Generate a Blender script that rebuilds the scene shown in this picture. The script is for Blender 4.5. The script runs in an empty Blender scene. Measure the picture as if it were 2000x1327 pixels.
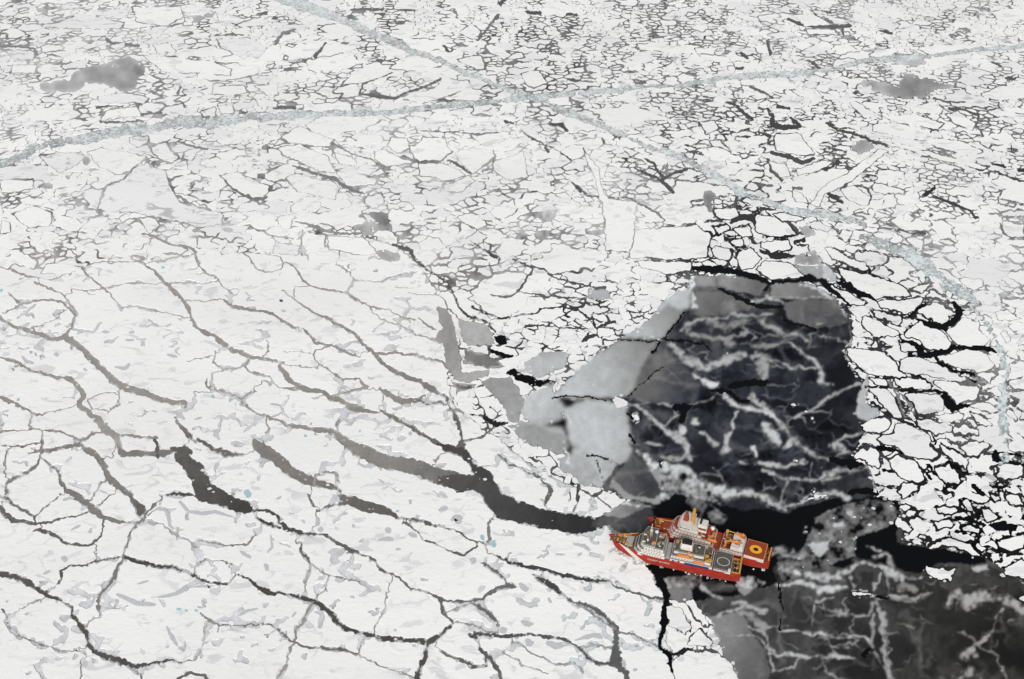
import bpy, math, random
import numpy as np
from mathutils import Vector
from mathutils.geometry import delaunay_2d_cdt

random.seed(7)
rng = np.random.default_rng(11)
scene = bpy.context.scene
COL = scene.collection

# ------------------------------------------------------------------ camera
CAM_H = 700.0            # metres above the sea
PITCH = math.radians(38) # looking down
FOCAL = 2170.0           # in pixels of a 2000 px wide frame
CX, CY = 1000.0, 663.5
cam_data = bpy.data.cameras.new("camera")
cam_data.sensor_width = 36.0
cam_data.lens = FOCAL / 2000.0 * 36.0
cam_data.clip_start = 1.0
cam_data.clip_end = 60000.0
cam = bpy.data.objects.new("camera", cam_data)
cam.location = (0, 0, CAM_H)
cam.rotation_euler = (math.pi / 2 - PITCH, 0, 0)
COL.objects.link(cam)
scene.camera = cam

# ------------------------------------------------------------------ sky, sun, exposure (thin bright overcast)
SUN_ELEV, SUN_AZ = math.radians(38), math.radians(185)   # azimuth clockwise from +Y: behind the camera
world = bpy.data.worlds.new("World")
scene.world = world
world.use_nodes = True
wn = world.node_tree
wn.nodes.clear()
w_out = wn.nodes.new("ShaderNodeOutputWorld")
w_bg = wn.nodes.new("ShaderNodeBackground")
w_sky = wn.nodes.new("ShaderNodeTexSky")
w_sky.sky_type = 'NISHITA'
w_sky.sun_disc = False
w_sky.sun_elevation = SUN_ELEV
w_sky.sun_rotation = SUN_AZ
w_sky.air_density = 1.0
w_sky.dust_density = 2.0
w_hsv = wn.nodes.new("ShaderNodeHueSaturation")
w_hsv.inputs["Saturation"].default_value = 0.16   # a veil of cloud takes the blue out of the sky
wn.links.new(w_sky.outputs[0], w_hsv.inputs["Color"])
wn.links.new(w_hsv.outputs[0], w_bg.inputs[0])
w_bg.inputs[1].default_value = 0.12
wn.links.new(w_bg.outputs[0], w_out.inputs[0])

sun_data = bpy.data.lights.new("sun", 'SUN')
sun_data.energy = 1.5
sun_data.angle = math.radians(12)
sun_data.color = (1.0, 0.96, 0.90)
sun = bpy.data.objects.new("sun", sun_data)
sd = Vector((math.sin(SUN_AZ) * math.cos(SUN_ELEV), math.cos(SUN_AZ) * math.cos(SUN_ELEV), math.sin(SUN_ELEV)))
sun.rotation_euler = sd.to_track_quat('Z', 'Y').to_euler()
sun.location = (0, 0, 900)
COL.objects.link(sun)

scene.view_settings.view_transform = 'Standard'
scene.view_settings.look = 'None'
scene.view_settings.exposure = 0.34
scene.view_settings.gamma = 1.0
scene.view_settings.use_curve_mapping = False

# ------------------------------------------------------------------ pixel <-> sea level
SP, CP = math.sin(PITCH), math.cos(PITCH)
def ground(u, v, z=0.0):
    """point at height z seen at photo position (u, v) of a 2000 x 1327 frame"""
    xn = (u - CX) / FOCAL
    yn = (CY - v) / FOCAL
    t = (CAM_H - z) / (SP - yn * CP)
    return t * xn, t * (CP + yn * SP)
def at(u, v, z=0.0):
    x, y = ground(u, v, z)
    return Vector((x, y, z))
def to_photo(x, y, z=0.0):
    zz = z - CAM_H
    dep = y * CP - zz * SP
    up = y * SP + zz * CP
    return CX + FOCAL * x / dep, CY - FOCAL * up / dep

# ------------------------------------------------------------------ materials
MATS = {}
def mat(name, color, rough=0.5, spec=0.5, metallic=0.0, var=0.0, scale=1.0, bump=0.0, bscale=None):
    if name in MATS:
        return MATS[name]
    m = bpy.data.materials.new(name)
    m.use_nodes = True
    nt = m.node_tree
    b = nt.nodes["Principled BSDF"]
    b.inputs["Roughness"].default_value = rough
    b.inputs["Specular IOR Level"].default_value = spec
    b.inputs["Metallic"].default_value = metallic
    b.inputs["Base Color"].default_value = (*color, 1)
    if var > 0 or bump > 0:
        tc = nt.nodes.new("ShaderNodeTexCoord")
        nz = nt.nodes.new("ShaderNodeTexNoise")
        nz.inputs["Scale"].default_value = scale
        nz.inputs["Detail"].default_value = 6
        nt.links.new(tc.outputs["Object"], nz.inputs["Vector"])
    if var > 0:
        ramp = nt.nodes.new("ShaderNodeMix")
        ramp.data_type = 'RGBA'
        ramp.inputs[6].default_value = (*[max(0, c * (1 - var)) for c in color], 1)
        ramp.inputs[7].default_value = (*[min(1, c * (1 + var)) for c in color], 1)
        nt.links.new(nz.outputs["Fac"], ramp.inputs[0])
        nt.links.new(ramp.outputs[2], b.inputs["Base Color"])
    if bump > 0:
        bp = nt.nodes.new("ShaderNodeBump")
        bp.inputs["Strength"].default_value = bump
        bp.inputs["Distance"].default_value = 0.3
        nt.links.new(nz.outputs["Fac"], bp.inputs["Height"])
        nt.links.new(bp.outputs[0], b.inputs["Normal"])
    MATS[name] = m
    return m

def snow_material(name, base=(0.84, 0.84, 0.835), grey_amt=1.0, line_amt=1.0):
    """wind packed snow on floe ice: grey thin-snow patches, ridge lines, sastrugi relief"""
    m = bpy.data.materials.new(name)
    m.use_nodes = True
    nt = m.node_tree
    N, Lk = nt.nodes, nt.links
    b = N["Principled BSDF"]
    b.inputs["Roughness"].default_value = 0.75
    b.inputs["Specular IOR Level"].default_value = 0.15
    geo = N.new("ShaderNodeNewGeometry")
    mp = N.new("ShaderNodeMapping")
    mp.inputs["Rotation"].default_value = (0, 0, math.radians(25))
    mp.inputs["Scale"].default_value = (0.6, 1.0, 1.0)
    Lk.new(geo.outputs["Position"], mp.inputs["Vector"])
    def noise(scale, detail, rough=0.55, dist=0.0):
        n = N.new("ShaderNodeTexNoise")
        n.inputs["Scale"].default_value = scale
        n.inputs["Detail"].default_value = detail
        n.inputs["Roughness"].default_value = rough
        n.inputs["Distortion"].default_value = dist
        Lk.new(mp.outputs[0], n.inputs["Vector"])
        return n.outputs["Fac"]
    def ramp(src, a, c):
        r = N.new("ShaderNodeMapRange")
        r.interpolation_type = 'SMOOTHSTEP'
        r.inputs["From Min"].default_value = a
        r.inputs["From Max"].default_value = c
        Lk.new(src, r.inputs["Value"])
        return r.outputs[0]
    def mul(a, c):
        n = N.new("ShaderNodeMath"); n.operation = 'MULTIPLY'; n.use_clamp = True
        for i, s in enumerate((a, c)):
            if isinstance(s, (int, float)): n.inputs[i].default_value = s
            else: Lk.new(s, n.inputs[i])
        return n.outputs[0]
    def mix(fac, a, c):
        n = N.new("ShaderNodeMix"); n.data_type = 'RGBA'
        Lk.new(fac, n.inputs[0])
        for i, s in ((6, a), (7, c)):
            if isinstance(s, tuple): n.inputs[i].default_value = (*s, 1)
            else: Lk.new(s, n.inputs[i])
        return n.outputs[2]
    # broad tonal drift of the snow cover
    drift = ramp(noise(0.007, 5), 0.32, 0.68)
    col = mix(drift, tuple(c * 0.925 for c in base), base)
    # thin snow over grey ice: small streaky patches, gathered in some places
    where = ramp(noise(0.018, 2), 0.36, 0.56)
    blot = ramp(noise(0.075, 5, 0.6, 0.8), 0.56, 0.62)
    col = mix(mul(mul(where, blot), 0.8 * grey_amt), col, (0.47, 0.475, 0.485))
    # old refrozen joints and ridges: thin wandering lines
    vor = N.new("ShaderNodeTexVoronoi")
    vor.feature = 'DISTANCE_TO_EDGE'
    vor.inputs["Scale"].default_value = 0.055
    wob = N.new("ShaderNodeTexNoise")
    wob.inputs["Scale"].default_value = 0.09
    wob.inputs["Detail"].default_value = 5
    Lk.new(mp.outputs[0], wob.inputs["Vector"])
    vm = N.new("ShaderNodeVectorMath"); vm.operation = 'MULTIPLY_ADD'
    vm.inputs[1].default_value = (16, 16, 0)
    Lk.new(wob.outputs["Color"], vm.inputs[0])
    Lk.new(mp.outputs[0], vm.inputs[2])
    Lk.new(vm.outputs[0], vor.inputs["Vector"])
    line = N.new("ShaderNodeMapRange")
    line.inputs["From Min"].default_value = 0.045
    line.inputs["From Max"].default_value = 0.0
    Lk.new(vor.outputs["Distance"], line.inputs["Value"])
    broken = ramp(noise(0.035, 3), 0.5, 0.6)
    col = mix(mul(mul(line.outputs[0], broken), 0.5 * line_amt), col, (0.5, 0.5, 0.505))
    # fine speckle
    fine = ramp(noise(0.5, 4, 0.7), 0.62, 0.75)
    col = mix(mul(fine, 0.22), col, (0.55, 0.56, 0.57))
    Lk.new(col, b.inputs["Base Color"])
    bp = N.new("ShaderNodeBump")
    bp.inputs["Strength"].default_value = 0.5
    bp.inputs["Distance"].default_value = 0.8
    Lk.new(noise(0.22, 7, 0.6), bp.inputs["Height"])
    Lk.new(bp.outputs[0], b.inputs["Normal"])
    return m

def attr_material(name, rough=0.6, spec=0.04):
    m = bpy.data.materials.new(name)
    m.use_nodes = True
    nt = m.node_tree
    b = nt.nodes["Principled BSDF"]
    at_ = nt.nodes.new("ShaderNodeAttribute")
    at_.attribute_name = "ice_and_mist_tone"
    geo = nt.nodes.new("ShaderNodeNewGeometry")
    nz = nt.nodes.new("ShaderNodeTexNoise")
    nz.inputs["Scale"].default_value = 0.3
    nz.inputs["Detail"].default_value = 6
    nz.inputs["Roughness"].default_value = 0.65
    nt.links.new(geo.outputs["Position"], nz.inputs["Vector"])
    mr = nt.nodes.new("ShaderNodeMapRange")
    mr.inputs["From Min"].default_value = 0.3
    mr.inputs["From Max"].default_value = 0.7
    mr.inputs["To Min"].default_value = 0.92
    mr.inputs["To Max"].default_value = 1.08
    nt.links.new(nz.outputs["Fac"], mr.inputs["Value"])
    vm = nt.nodes.new("ShaderNodeVectorMath"); vm.operation = 'SCALE'
    nt.links.new(at_.outputs["Color"], vm.inputs[0])
    nt.links.new(mr.outputs[0], vm.inputs["Scale"])
    nt.links.new(vm.outputs[0], b.inputs["Base Color"])
    b.inputs["Roughness"].default_value = rough
    b.inputs["Specular IOR Level"].default_value = spec
    return m

M_WATER = mat("sea_water", (0.004, 0.005, 0.006), rough=0.12, spec=0.04, bump=0.05, scale=0.15)
M_SNOW = [snow_material("floe_snow_%s" % n, base=c, grey_amt=g, line_amt=l) for n, c, g, l in (
    ("clean", (0.86, 0.86, 0.855), 0.5, 0.6), ("patched", (0.85, 0.85, 0.845), 0.6, 0.9),
    ("thin", (0.80, 0.80, 0.80), 1.2, 1.0), ("rough", (0.83, 0.83, 0.83), 1.2, 1.2))]
M_YOUNG = attr_material("young_ice_painted_mist")  # young ice colour, with mist painted into the left and far leads
M_BRASH = mat("brash_ice", (0.66, 0.67, 0.67), rough=0.7, spec=0.15, var=0.25, scale=0.4)
M_BRASH2 = mat("brash_ice_grey", (0.38, 0.395, 0.395), rough=0.6, spec=0.15, var=0.25, scale=0.4)
M_POOL_G = mat("melt_pool_grey", (0.5, 0.515, 0.53), rough=0.35, spec=0.2, var=0.12, scale=0.25)
M_POOL_B = mat("melt_pool_blue", (0.36, 0.52, 0.56), rough=0.3, spec=0.2, var=0.15, scale=0.25)

def new_obj(name, me, material=None, parent=None):
    o = bpy.data.objects.new(name, me)
    if material is not None and me is not None and not me.materials:
        me.materials.append(material)
    COL.objects.link(o)
    if parent is not None:
        o.parent = parent
    return o
def tag(o, label=None, cat=None, group=None, kind=None):
    if label: o["label"] = label
    if cat: o["category"] = cat
    if group: o["group"] = group
    if kind: o["kind"] = kind
    return o

# ------------------------------------------------------------------ survey of the ice: where the leads, floes and sheets lie
# each sheet of the survey has its own origin and scale in frame positions
SHEETS = dict(A=(0, 0, .35), B=(650, 0, .35), C=(1300, 0, .35), D=(0, 430, .35), E=(500, 430, .35), F=(0, 863, .35),
              G=(650, 863, .35), H=(1300, 863, .35), I=(1300, 430, .35), P=(1000, 460, .422), R=(1600, 430, .2), S=(1600, 660, .2))
def pts(sheet, text):
    ox, oy, k = SHEETS[sheet]
    out = []
    for t in text.split():
        a = [float(q) for q in t.split(',')]
        out.append((ox + a[0] * k, oy + a[1] * k) + tuple(q * k for q in a[2:3]))
    return out

# leads and cracks: sheet, cover tone at start (and end; left ones paled by painted mist), "x,y,width ..."
LEADS = [
 # --- left middle
 ('D', .30, "-60,520,30 0,540,30 60,580,25 150,615,22 230,640,28 300,665,35 370,650,40 430,700,40 500,770,45 560,830,45 640,900,50 720,945,50 800,960,48 880,1000,45 960,1015,35 1030,1020,25 1030,1060,12"),
 ('D', (.25,.12), "985,1115,14 1020,1160,25 1060,1200,30 1110,1240,38"),
 ('D', .30, "820,245,12 870,285,18 910,340,25 960,375,25 1020,430,22 1050,490,22 1060,540,20 1090,590,28 1140,630,30 1190,650,30 1240,700,40 1300,725,30 1380,750,35 1440,770,28 1540,800,25 1600,800,16"),
 ('D', .27, "1560,820,20 1610,880,45 1660,920,35 1720,950,35 1800,960,30 1840,990,30 1900,1000,25 1950,1040,45 2000,1055,50"),
 ('D', .28, "1240,455,18 1300,475,22 1420,505,25 1540,540,22 1600,580,20 1650,610,18"),
 ('D', .28, "1580,390,8 1680,470,12 1760,525,18 1840,560,18 1920,600,20 2000,650,22"),
 ('E', (.28,.2), "560,650,22 640,730,30 700,790,30 760,840,35 850,880,35 930,910,35 990,950,40 1050,975,25"),
 ('D', .28, "0,985,20 60,1005,25 120,1050,22 200,1085,18 240,1080,10"),
 ('D', .30, "0,765,12 90,780,18 150,830,22 230,860,22 300,870,22 380,880,30 430,930,35 465,975,30 445,1030,30 500,1070,40 550,1120,45 600,1175,60 650,1200,50 670,1260,40 690,1310,38"),
 ('D', .28, "600,1180,30 700,1200,25 800,1210,20 870,1215,18"),
 ('D', .26, "0,1190,14 100,1185,16 200,1175,14 330,1190,14 420,1225,16 470,1240,20 540,1190,16 600,1180,14"),
 ('D', .25, "470,1240,16 400,1265,16 300,1280,18 210,1300,18 150,1320,10"),
 ('D', .25, "220,1190,14 235,1250,12 215,1300,12"),
 ('D', .33, "50,265,12 110,300,14 150,325,14 200,330,10"),
 ('D', .33, "180,355,14 260,380,16 330,410,16 380,460,14 440,530,12 400,600,14 375,640,20"),
 ('D', .3, "40,400,12 100,460,12"), ('D', .33, "30,520,12 90,480,10 150,470,12 200,450,16 290,450,14 350,470,16 400,510,16 430,530,12"),
 ('D', .35, "160,610,8 250,580,8 330,545,8 350,500,8"),
 ('D', .3, "470,275,12 520,330,14 580,380,12 640,440,6 670,490,5"),
 ('D', .38, "670,490,5 760,480,6 860,500,6 980,530,6 1050,550,8"),
 ('D', .38, "420,400,6 540,395,7 640,365,8 760,350,8 860,355,9 910,350,8"),
 ('D', .33, "1085,195,14 1110,250,12 1160,300,12 1220,350,10 1235,380,12 1290,410,14"),
 ('D', .38, "960,350,8 1080,350,8 1200,345,8"), ('D', .38, "1050,440,8 1150,450,8 1240,450,10"),
 ('D', .3, "800,75,16 850,95,20 900,115,14 970,145,14 1050,155,16 1085,185,16"),
 ('D', .36, "1085,190,8 1000,215,8 900,225,8 820,240,8"), ('D', .36, "820,240,6 700,235,6 540,235,8 475,270,10 440,250,8"),
 ('D', .33, "1340,190,12 1400,230,12 1430,280,12 1500,290,8"), ('D', .36, "1500,195,6 1560,210,8 1580,245,12 1560,280,8 1500,295,8"),
 ('D', .33, "1600,240,6 1640,280,16 1690,330,14 1740,365,12 1800,385,14 1880,400,14 1930,410,12"),
 ('D', .33, "1410,40,10 1500,90,10 1640,105,8"), ('D', .3, "1640,10,12 1760,35,25 1820,60,20 1900,80,12 2000,75,10"),
 ('D', .33, "1815,90,14 1820,150,10 1900,180,10 2000,195,12"), ('D', .36, "1690,60,8 1690,130,10 1690,210,8"),
 ('D', .36, "1880,260,8 1940,290,10 1970,340,10 1940,400,12"), ('D', .3, "1940,410,12 2000,450,14"),
 ('D', .28, "1710,620,16 1770,680,14 1850,700,16 1930,740,20 2000,765,16"),
 ('D', .28, "1850,700,10 1770,720,10 1750,750,14 1790,810,16 1860,850,14 1930,890,18 1990,885,14"),
 ('D', .36, "1490,680,8 1490,740,8 1460,770,8"), ('D', .36, "1590,730,8 1690,735,8 1740,745,8"),
 ('D', .36, "1600,815,8 1700,820,8 1760,830,8"),
 ('D', .3, "1410,780,16 1380,820,16 1440,870,14 1510,880,12"), ('D', .36, "1200,740,12 1185,800,12 1240,845,10 1340,830,10 1380,810,10"),
 ('D', .3, "1510,900,14 1560,940,16 1660,945,18 1720,955,18"), ('D', .3, "1480,900,10 1520,930,12"),
 ('D', .3, "1150,890,14 1160,930,20 1230,955,14 1300,975,12 1350,1000,14 1400,970,14 1440,960,10"),
 ('D', (.3,.25), "1350,1000,10 1420,1060,18 1500,1090,14 1540,1110,20 1600,1145,20 1680,1160,25 1780,1175,30 1860,1180,40"),
 ('D', .3, "1490,1100,14 1500,1150,18 1480,1190,14"), ('D', .25, "1890,1110,16 1880,1160,18"),
 ('D', .4, "1040,790,8 1110,780,8 1200,760,8"), ('D', .4, "660,970,8 660,1030,10 600,1055,10 520,1050,10 490,1000,12 560,970,8 640,965,8"),
 ('D', .4, "170,1090,8 160,1150,12 180,1180,8"), ('D', .4, "230,1075,8 330,1060,8 420,1040,10"),
 # --- the long lead that leads to the bows
 ('E', (.28,.24), "250,1160,25 340,1168,35 430,1180,45 480,1230,65 540,1275,75 620,1300,85 720,1330,90"),
 ('G', (.25,.13), "60,30,90 150,60,95 280,105,95 400,135,90 500,160,90 600,200,110 700,230,120 800,240,130"),
 ('G', (.09,.02), "600,215,120 700,235,120 800,228,120 880,280,150 960,365,170 1050,400,150 1150,425,130 1270,440,130 1380,460,120 1470,455,100 1560,445,90"),
 ('G', (.05,.12), "1460,455,85 1520,445,80 1590,440,70"),
 ('E', .25, "690,950,25 740,990,40 830,1015,45 890,1010,30 950,985,30"), ('E', .22, "510,1055,10 560,1070,40 620,1075,35 680,1075,12"),
 ('E', (.2,.1), "700,1060,14 800,1110,25 880,1160,25 950,1220,25 1030,1260,25 1100,1290,35 1150,1290,45"),
 ('E', .12, "1060,980,14 1080,1050,20 1110,1100,30 1130,1170,25 1150,1240,28 1160,1300,30"),
 ('E', .15, "900,1000,12 960,1030,16 1030,1020,20 1070,1030,16"),
 ('E', (.12,.06), "770,140,22 850,170,30 900,230,25 960,285,16 1050,340,12 1090,400,16 1110,450,18 1130,500,18 1180,540,22 1250,560,16 1310,575,18 1330,620,20"),
 ('E', .05, "1200,480,14 1260,515,20 1350,540,16 1480,540,16 1570,530,14 1600,505,14 1700,495,14 1800,510,14 1870,550,16 1900,600,18 1990,560,20"),
 ('E', .08, "1500,600,12 1600,590,10 1700,610,8 1850,610,8"), ('E', .05, "1850,640,18 1830,680,22 1900,640,20"),
 ('E', .3, "510,415,14 560,450,14 630,480,12 740,510,10 830,555,14 880,560,12"), ('E', .3, "900,545,12 960,585,14 1010,610,12"),
 ('E', .36, "880,640,8 960,655,10 1000,670,10"), ('E', .38, "640,490,6 700,560,8 780,590,8 870,630,8"),
 ('E', .38, "540,340,6 660,345,8 760,320,8 820,310,6"), ('E', .38, "860,400,6 950,410,8 1040,415,8"),
 ('E', .28, "660,740,18 780,745,16 900,760,14 980,785,14 1060,800,18 1100,840,20"),
 ('E', .33, "560,880,30 610,940,25 500,960,12 420,980,12"), ('E', .25, "1060,1060,20 1100,1060,25 1150,1070,25"),
 ('E', .02, "1190,1090,14 1270,1110,22 1340,1140,40 1400,1130,30"), ('E', .15, "1170,1230,12 1260,1210,14 1330,1160,16"),
 # --- dark cracks above the pond and in the far field
 ('E', .08, "1200,110,10 1290,170,14 1350,215,18 1360,270,14"), ('E', .1, "1430,225,12 1540,260,14 1600,280,16 1680,335,14 1760,360,12 1860,375,14 1960,380,22"),
 ('E', .1, "1470,400,25 1500,350,14 1540,270,12"), ('E', .12, "1480,405,10 1600,430,12 1720,440,12 1850,440,10"),
 ('E', .15, "1310,410,14 1400,425,18 1470,405,14"),
 ('B', .12, "640,900,18 700,930,22 770,970,18"), ('B', .08, "1320,1010,12 1370,1050,25 1410,1085,25"),
 ('B', .15, "1410,1090,10 1550,1105,10 1650,1105,12 1720,1140,14 1800,1180,12 1870,1235,10"), ('B', .1, "1190,810,12 1205,855,22"),
 ('B', .08, "1700,940,12 1800,990,18 1850,1030,25 1900,1075,20"), ('B', .08, "1740,880,10 1800,920,16 1840,1000,20 1890,970,18 1970,950,22"),
 ('B', .06, "1220,690,30 1270,700,30 1300,740,35"), ('B', .06, "950,680,25 1000,690,15"), ('B', .06, "1500,780,30 1515,800,30"),
 ('B', .12, "1060,740,10 1110,780,14 1170,800,10 1260,850,10 1330,890,10"), ('B', .15, "490,735,8 720,740,9 930,740,9"),
 ('B', .12, "330,410,10 180,470,12 155,530,16 300,545,25 360,545,20 500,490,16 600,435,18"), ('B', .1, "600,560,20 700,570,25 820,570,10"),
 ('B', .12, "800,220,12 860,160,16 900,110,20 920,80,14"), ('B', .06, "930,30,20 960,0,25"), ('B', .12, "100,60,10 200,55,25 280,50,18"),
 ('B', .1, "370,60,12 450,60,16"), ('B', .05, "1080,75,25 1150,75,25"), ('B', .06, "1310,85,20 1360,90,16"), ('B', .06, "620,265,25 640,290,20"),
 ('B', .2, "0,800,12 100,860,12 200,890,12 290,940,12"), ('B', .2, "400,870,12 480,910,14 600,905,12 660,850,14"),
 ('B', .2, "0,1000,12 70,1050,14 170,1080,16"),
 ('C', .06, "900,690,20 960,730,22 1040,740,18 1090,755,12 1150,790,14 1250,830,12"), ('C', .05, "350,570,16 410,590,20 440,630,22 480,670,20"),
 ('C', .04, "560,620,25 590,660,30 600,700,40 680,710,40 760,705,22 700,650,14"), ('C', .05, "620,600,22 690,605,18"), ('C', .06, "530,750,35 590,765,25"),
 ('C', .06, "590,850,25 700,880,30 760,905,30 830,885,25"), ('C', .1, "580,890,14 600,960,18 650,1000,18"), ('C', .05, "920,1090,35 960,1110,45 990,1135,25"),
 ('C', .05, "960,900,25 930,940,16 880,945,12"), ('C', .08, "1080,960,14 1040,1010,16 990,1060,16"), ('C', .1, "1060,1040,12 1130,1050,14 1150,1100,14 1110,1140,12"),
 ('C', .03, "1440,1090,25 1500,1050,25"), ('C', .05, "1480,1090,12 1560,1120,22 1640,1145,22 1700,1180,20 1740,1220,16"), ('C', .03, "1820,920,30 1880,930,25"), ('C', .03, "1960,945,25 2000,945,25"),
 ('C', .06, "1830,960,16 1920,990,16 2000,1010,14"), ('C', .07, "1590,615,22 1660,615,18 1740,640,18 1745,720,12"), ('C', .1, "1500,550,12 1580,575,12 1670,575,14"),
 ('C', .08, "680,105,20 740,135,22 850,150,16 930,150,22 1030,150,22"), ('C', .08, "980,150,20 985,195,30"), ('C', .06, "1200,175,16 1260,190,22"), ('C', .07, "560,230,25 580,300,25"),
 ('C', .06, "420,300,20 460,330,18"), ('C', .06, "410,385,25 440,380,18"), ('C', .08, "790,340,14 860,385,18"), ('C', .1, "470,490,14 540,520,16 600,550,14"),
 ('C', .06, "1820,350,16 1880,370,14"), ('C', .06, "1900,435,18 1950,440,18"), ('C', .08, "400,1090,22 400,1140,25"), ('C', .04, "370,1250,25 430,1210,50 490,1220,50 510,1260,30"),
 ('C', .08, "560,1180,14 610,1220,18 700,1250,16 760,1310,20"), ('C', .15, "700,1040,16 760,1050,22"), ('C', .15, "520,1030,16 590,1035,22"),
 ('A', .2, "1240,970,12 1300,1050,20 1380,1110,20 1470,1120,16 1500,1100,10"), ('A', .2, "1640,930,16 1750,960,18 1860,990,16 1930,1040,14 2000,1070,14"),
 ('A', .18, "1530,250,18 1570,190,20 1640,165,14"), ('A', .1, "1760,320,25 1790,270,22 1820,240,30"), ('A', .15, "1640,355,12 1740,330,16"), ('A', .15, "1200,195,12 1320,190,14 1360,190,10"),
 ('A', .15, "600,220,16 640,250,18 770,260,18"), ('A', .2, "0,260,14 100,260,14 190,270,14 210,310,14"), ('A', .15, "570,685,14 700,685,14 800,680,14"), ('A', .15, "780,640,16 830,630,20 900,630,14"),
 ('A', .12, "540,610,20 600,600,14 700,597,10"), ('A', .2, "990,520,18 1010,480,14"), ('A', .12, "1540,600,25 1600,600,25 1650,605,22"), ('A', .2, "840,510,16 900,545,18"),
 ('A', .22, "1000,790,12 1100,830,20 1160,840,14"), ('A', .3, "1000,1100,14 1100,1140,14 1180,1170,12"),
 # --- lower left
 ('F', .09, "-60,730,50 0,740,50 60,755,45 150,775,40 200,815,35 250,845,35 320,885,25 410,930,22 400,970,25 440,1020,30 480,1060,40 490,1110,35 530,1160,40 600,1200,40 680,1230,35 750,1250,30 850,1230,16 960,1215,14 1070,1225,10"),
 ('F', .12, "250,845,14 310,810,18 340,770,18 350,720,12 390,690,14 490,690,14 540,660,14 620,650,12 690,640,14"),
 ('F', .07, "690,630,30 740,660,35 800,680,30 880,705,30 980,705,26 1050,740,22 1100,770,20 1180,785,22 1270,790,18"),
 ('F', .2, "1270,790,10 1310,740,10"), ('F', .07, "1320,735,12 1380,760,18 1430,810,25 1480,840,28 1540,855,25 1570,840,22 1640,855,25 1740,895,28 1820,940,35 1870,990,35 1930,1040,35 2000,1060,35"),
 ('G', .08, "130,1065,38 250,1085,38 350,1105,38 450,1115,35 540,1120,45 600,1080,40 660,1025,25"), ('G', .08, "540,1130,45 520,1200,40 500,1260,45 480,1330,55 470,1400,50"),
 ('F', .14, "190,500,22 260,505,25 320,530,22 370,570,22 450,575,18 520,575,20 545,530,16 560,490,12 580,450,10"),
 ('F', .15, "190,465,18 260,455,14 350,430,10 470,395,10 520,385,10"), ('F', .15, "-40,290,20 0,300,20 60,320,20 100,370,18 190,420,16 190,460,20"),
 ('F', .2, "190,420,10 250,360,12 310,320,10 340,290,10"), ('F', .13, "-40,340,35 0,360,35 30,400,40 80,450,35 140,450,30 190,465,25"),
 ('F', .2, "320,150,14 345,220,28 370,265,35 440,300,40 490,340,40 520,380,50 580,430,35 650,450,25 740,455,18 790,440,14"),
 ('F', .25, "500,330,12 540,270,16 600,220,14"), ('F', .22, "620,310,14 560,360,14"), ('F', .22, "440,20,40 500,55,50 550,90,50 585,140,55 605,190,45 640,240,45 690,290,50 740,320,55"),
 ('F', (.18,.1), "740,320,50 790,375,65 775,410,35"), ('F', .2, "460,30,25 350,40,20 260,60,20 215,75,16 200,130,18 150,180,22 80,205,25 50,230,20 40,290,12"),
 ('F', .2, "0,30,12 100,35,14 220,20,16 235,-20,12"), ('F', .2, "220,100,12 270,110,16 320,150,16"), ('F', .3, "30,60,10 20,120,10 40,180,14"),
 ('F', .2, "600,100,12 570,130,20"), ('F', .2, "660,20,40 690,60,40 760,65,45 850,70,50 920,65,55 980,60,70"),
 ('F', (.12,.06), "970,40,70 1040,50,75 1010,100,70 1080,150,100 1110,210,105 1150,290,125 1220,320,110 1300,350,90 1370,370,75 1430,385,45"),
 ('F', .12, "860,-10,20 865,40,25 870,90,25"), ('F', .08, "1430,385,40 1500,385,22 1550,430,25 1590,490,35 1650,510,30 1720,505,20 1810,510,14 1880,560,16 1960,600,16 2000,620,14"),
 ('F', .07, "890,300,18 980,290,22 1050,295,18 1100,305,16"), ('F', .06, "1430,430,40 1500,470,40 1560,490,35"), ('F', .14, "1110,-20,30 1190,40,45 1260,70,50 1350,70,60"),
 ('F', (.22,.17), "1400,0,90 1480,60,90 1560,110,80 1620,170,80 1700,215,70 1800,240,45 1900,275,40"), ('F', .15, "1750,375,20 1830,360,18 1920,350,30"), ('F', .2, "1710,290,16 1740,350,20"),
 ('G', (.16,.1), "30,300,50 60,320,60 130,345,75 220,372,70 300,400,55 360,430,45"), ('G', .12, "370,430,20 420,440,20 520,450,18 620,480,16 700,510,14 790,570,16"),
 ('G', .12, "390,460,25 470,510,14 540,560,16 620,600,16 720,630,18 800,590,20"), ('F', .3, "1740,250,10 1760,190,14 1800,170,12 1870,180,12 1890,240,14"),
 ('F', .12, "1660,565,14 1700,620,16 1740,680,18 1800,730,16 1830,745,12 1810,830,16 1760,880,14"), ('F', .25, "1830,745,9 1930,755,9 2000,790,9"),
 ('F', .28, "1740,900,16 1700,990,16 1660,1070,18 1640,1120,18 1620,1180,18 1590,1260,18 1550,1320,20 1530,1400,20"), ('F', .35, "1740,690,10 1710,740,10 1700,820,10 1680,860,10"),
 ('F', .15, "1230,1035,10 1320,1030,10 1500,1025,12 1560,1070,12 1640,1120,14 1720,1155,20 1800,1155,22 1900,1150,14 2000,1185,12"), ('F', .22, "1120,960,10 1180,1010,12 1230,1035,12 1230,1075,8"),
 ('F', .2, "690,640,12 720,570,12 745,480,14 790,430,14 850,350,12 900,310,12"), ('F', .2, "700,640,14 640,730,25 600,790,20 560,850,20 545,920,14 550,970,12"), ('F', .3, "550,970,10 500,1000,10 480,1040,12"),
 ('F', .2, "0,940,14 40,970,10 40,1020,9 100,1080,9 200,1120,9 290,1150,9 400,1175,10 470,1170,10"), ('F', .3, "50,970,7 150,925,7 250,880,7"),
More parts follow.
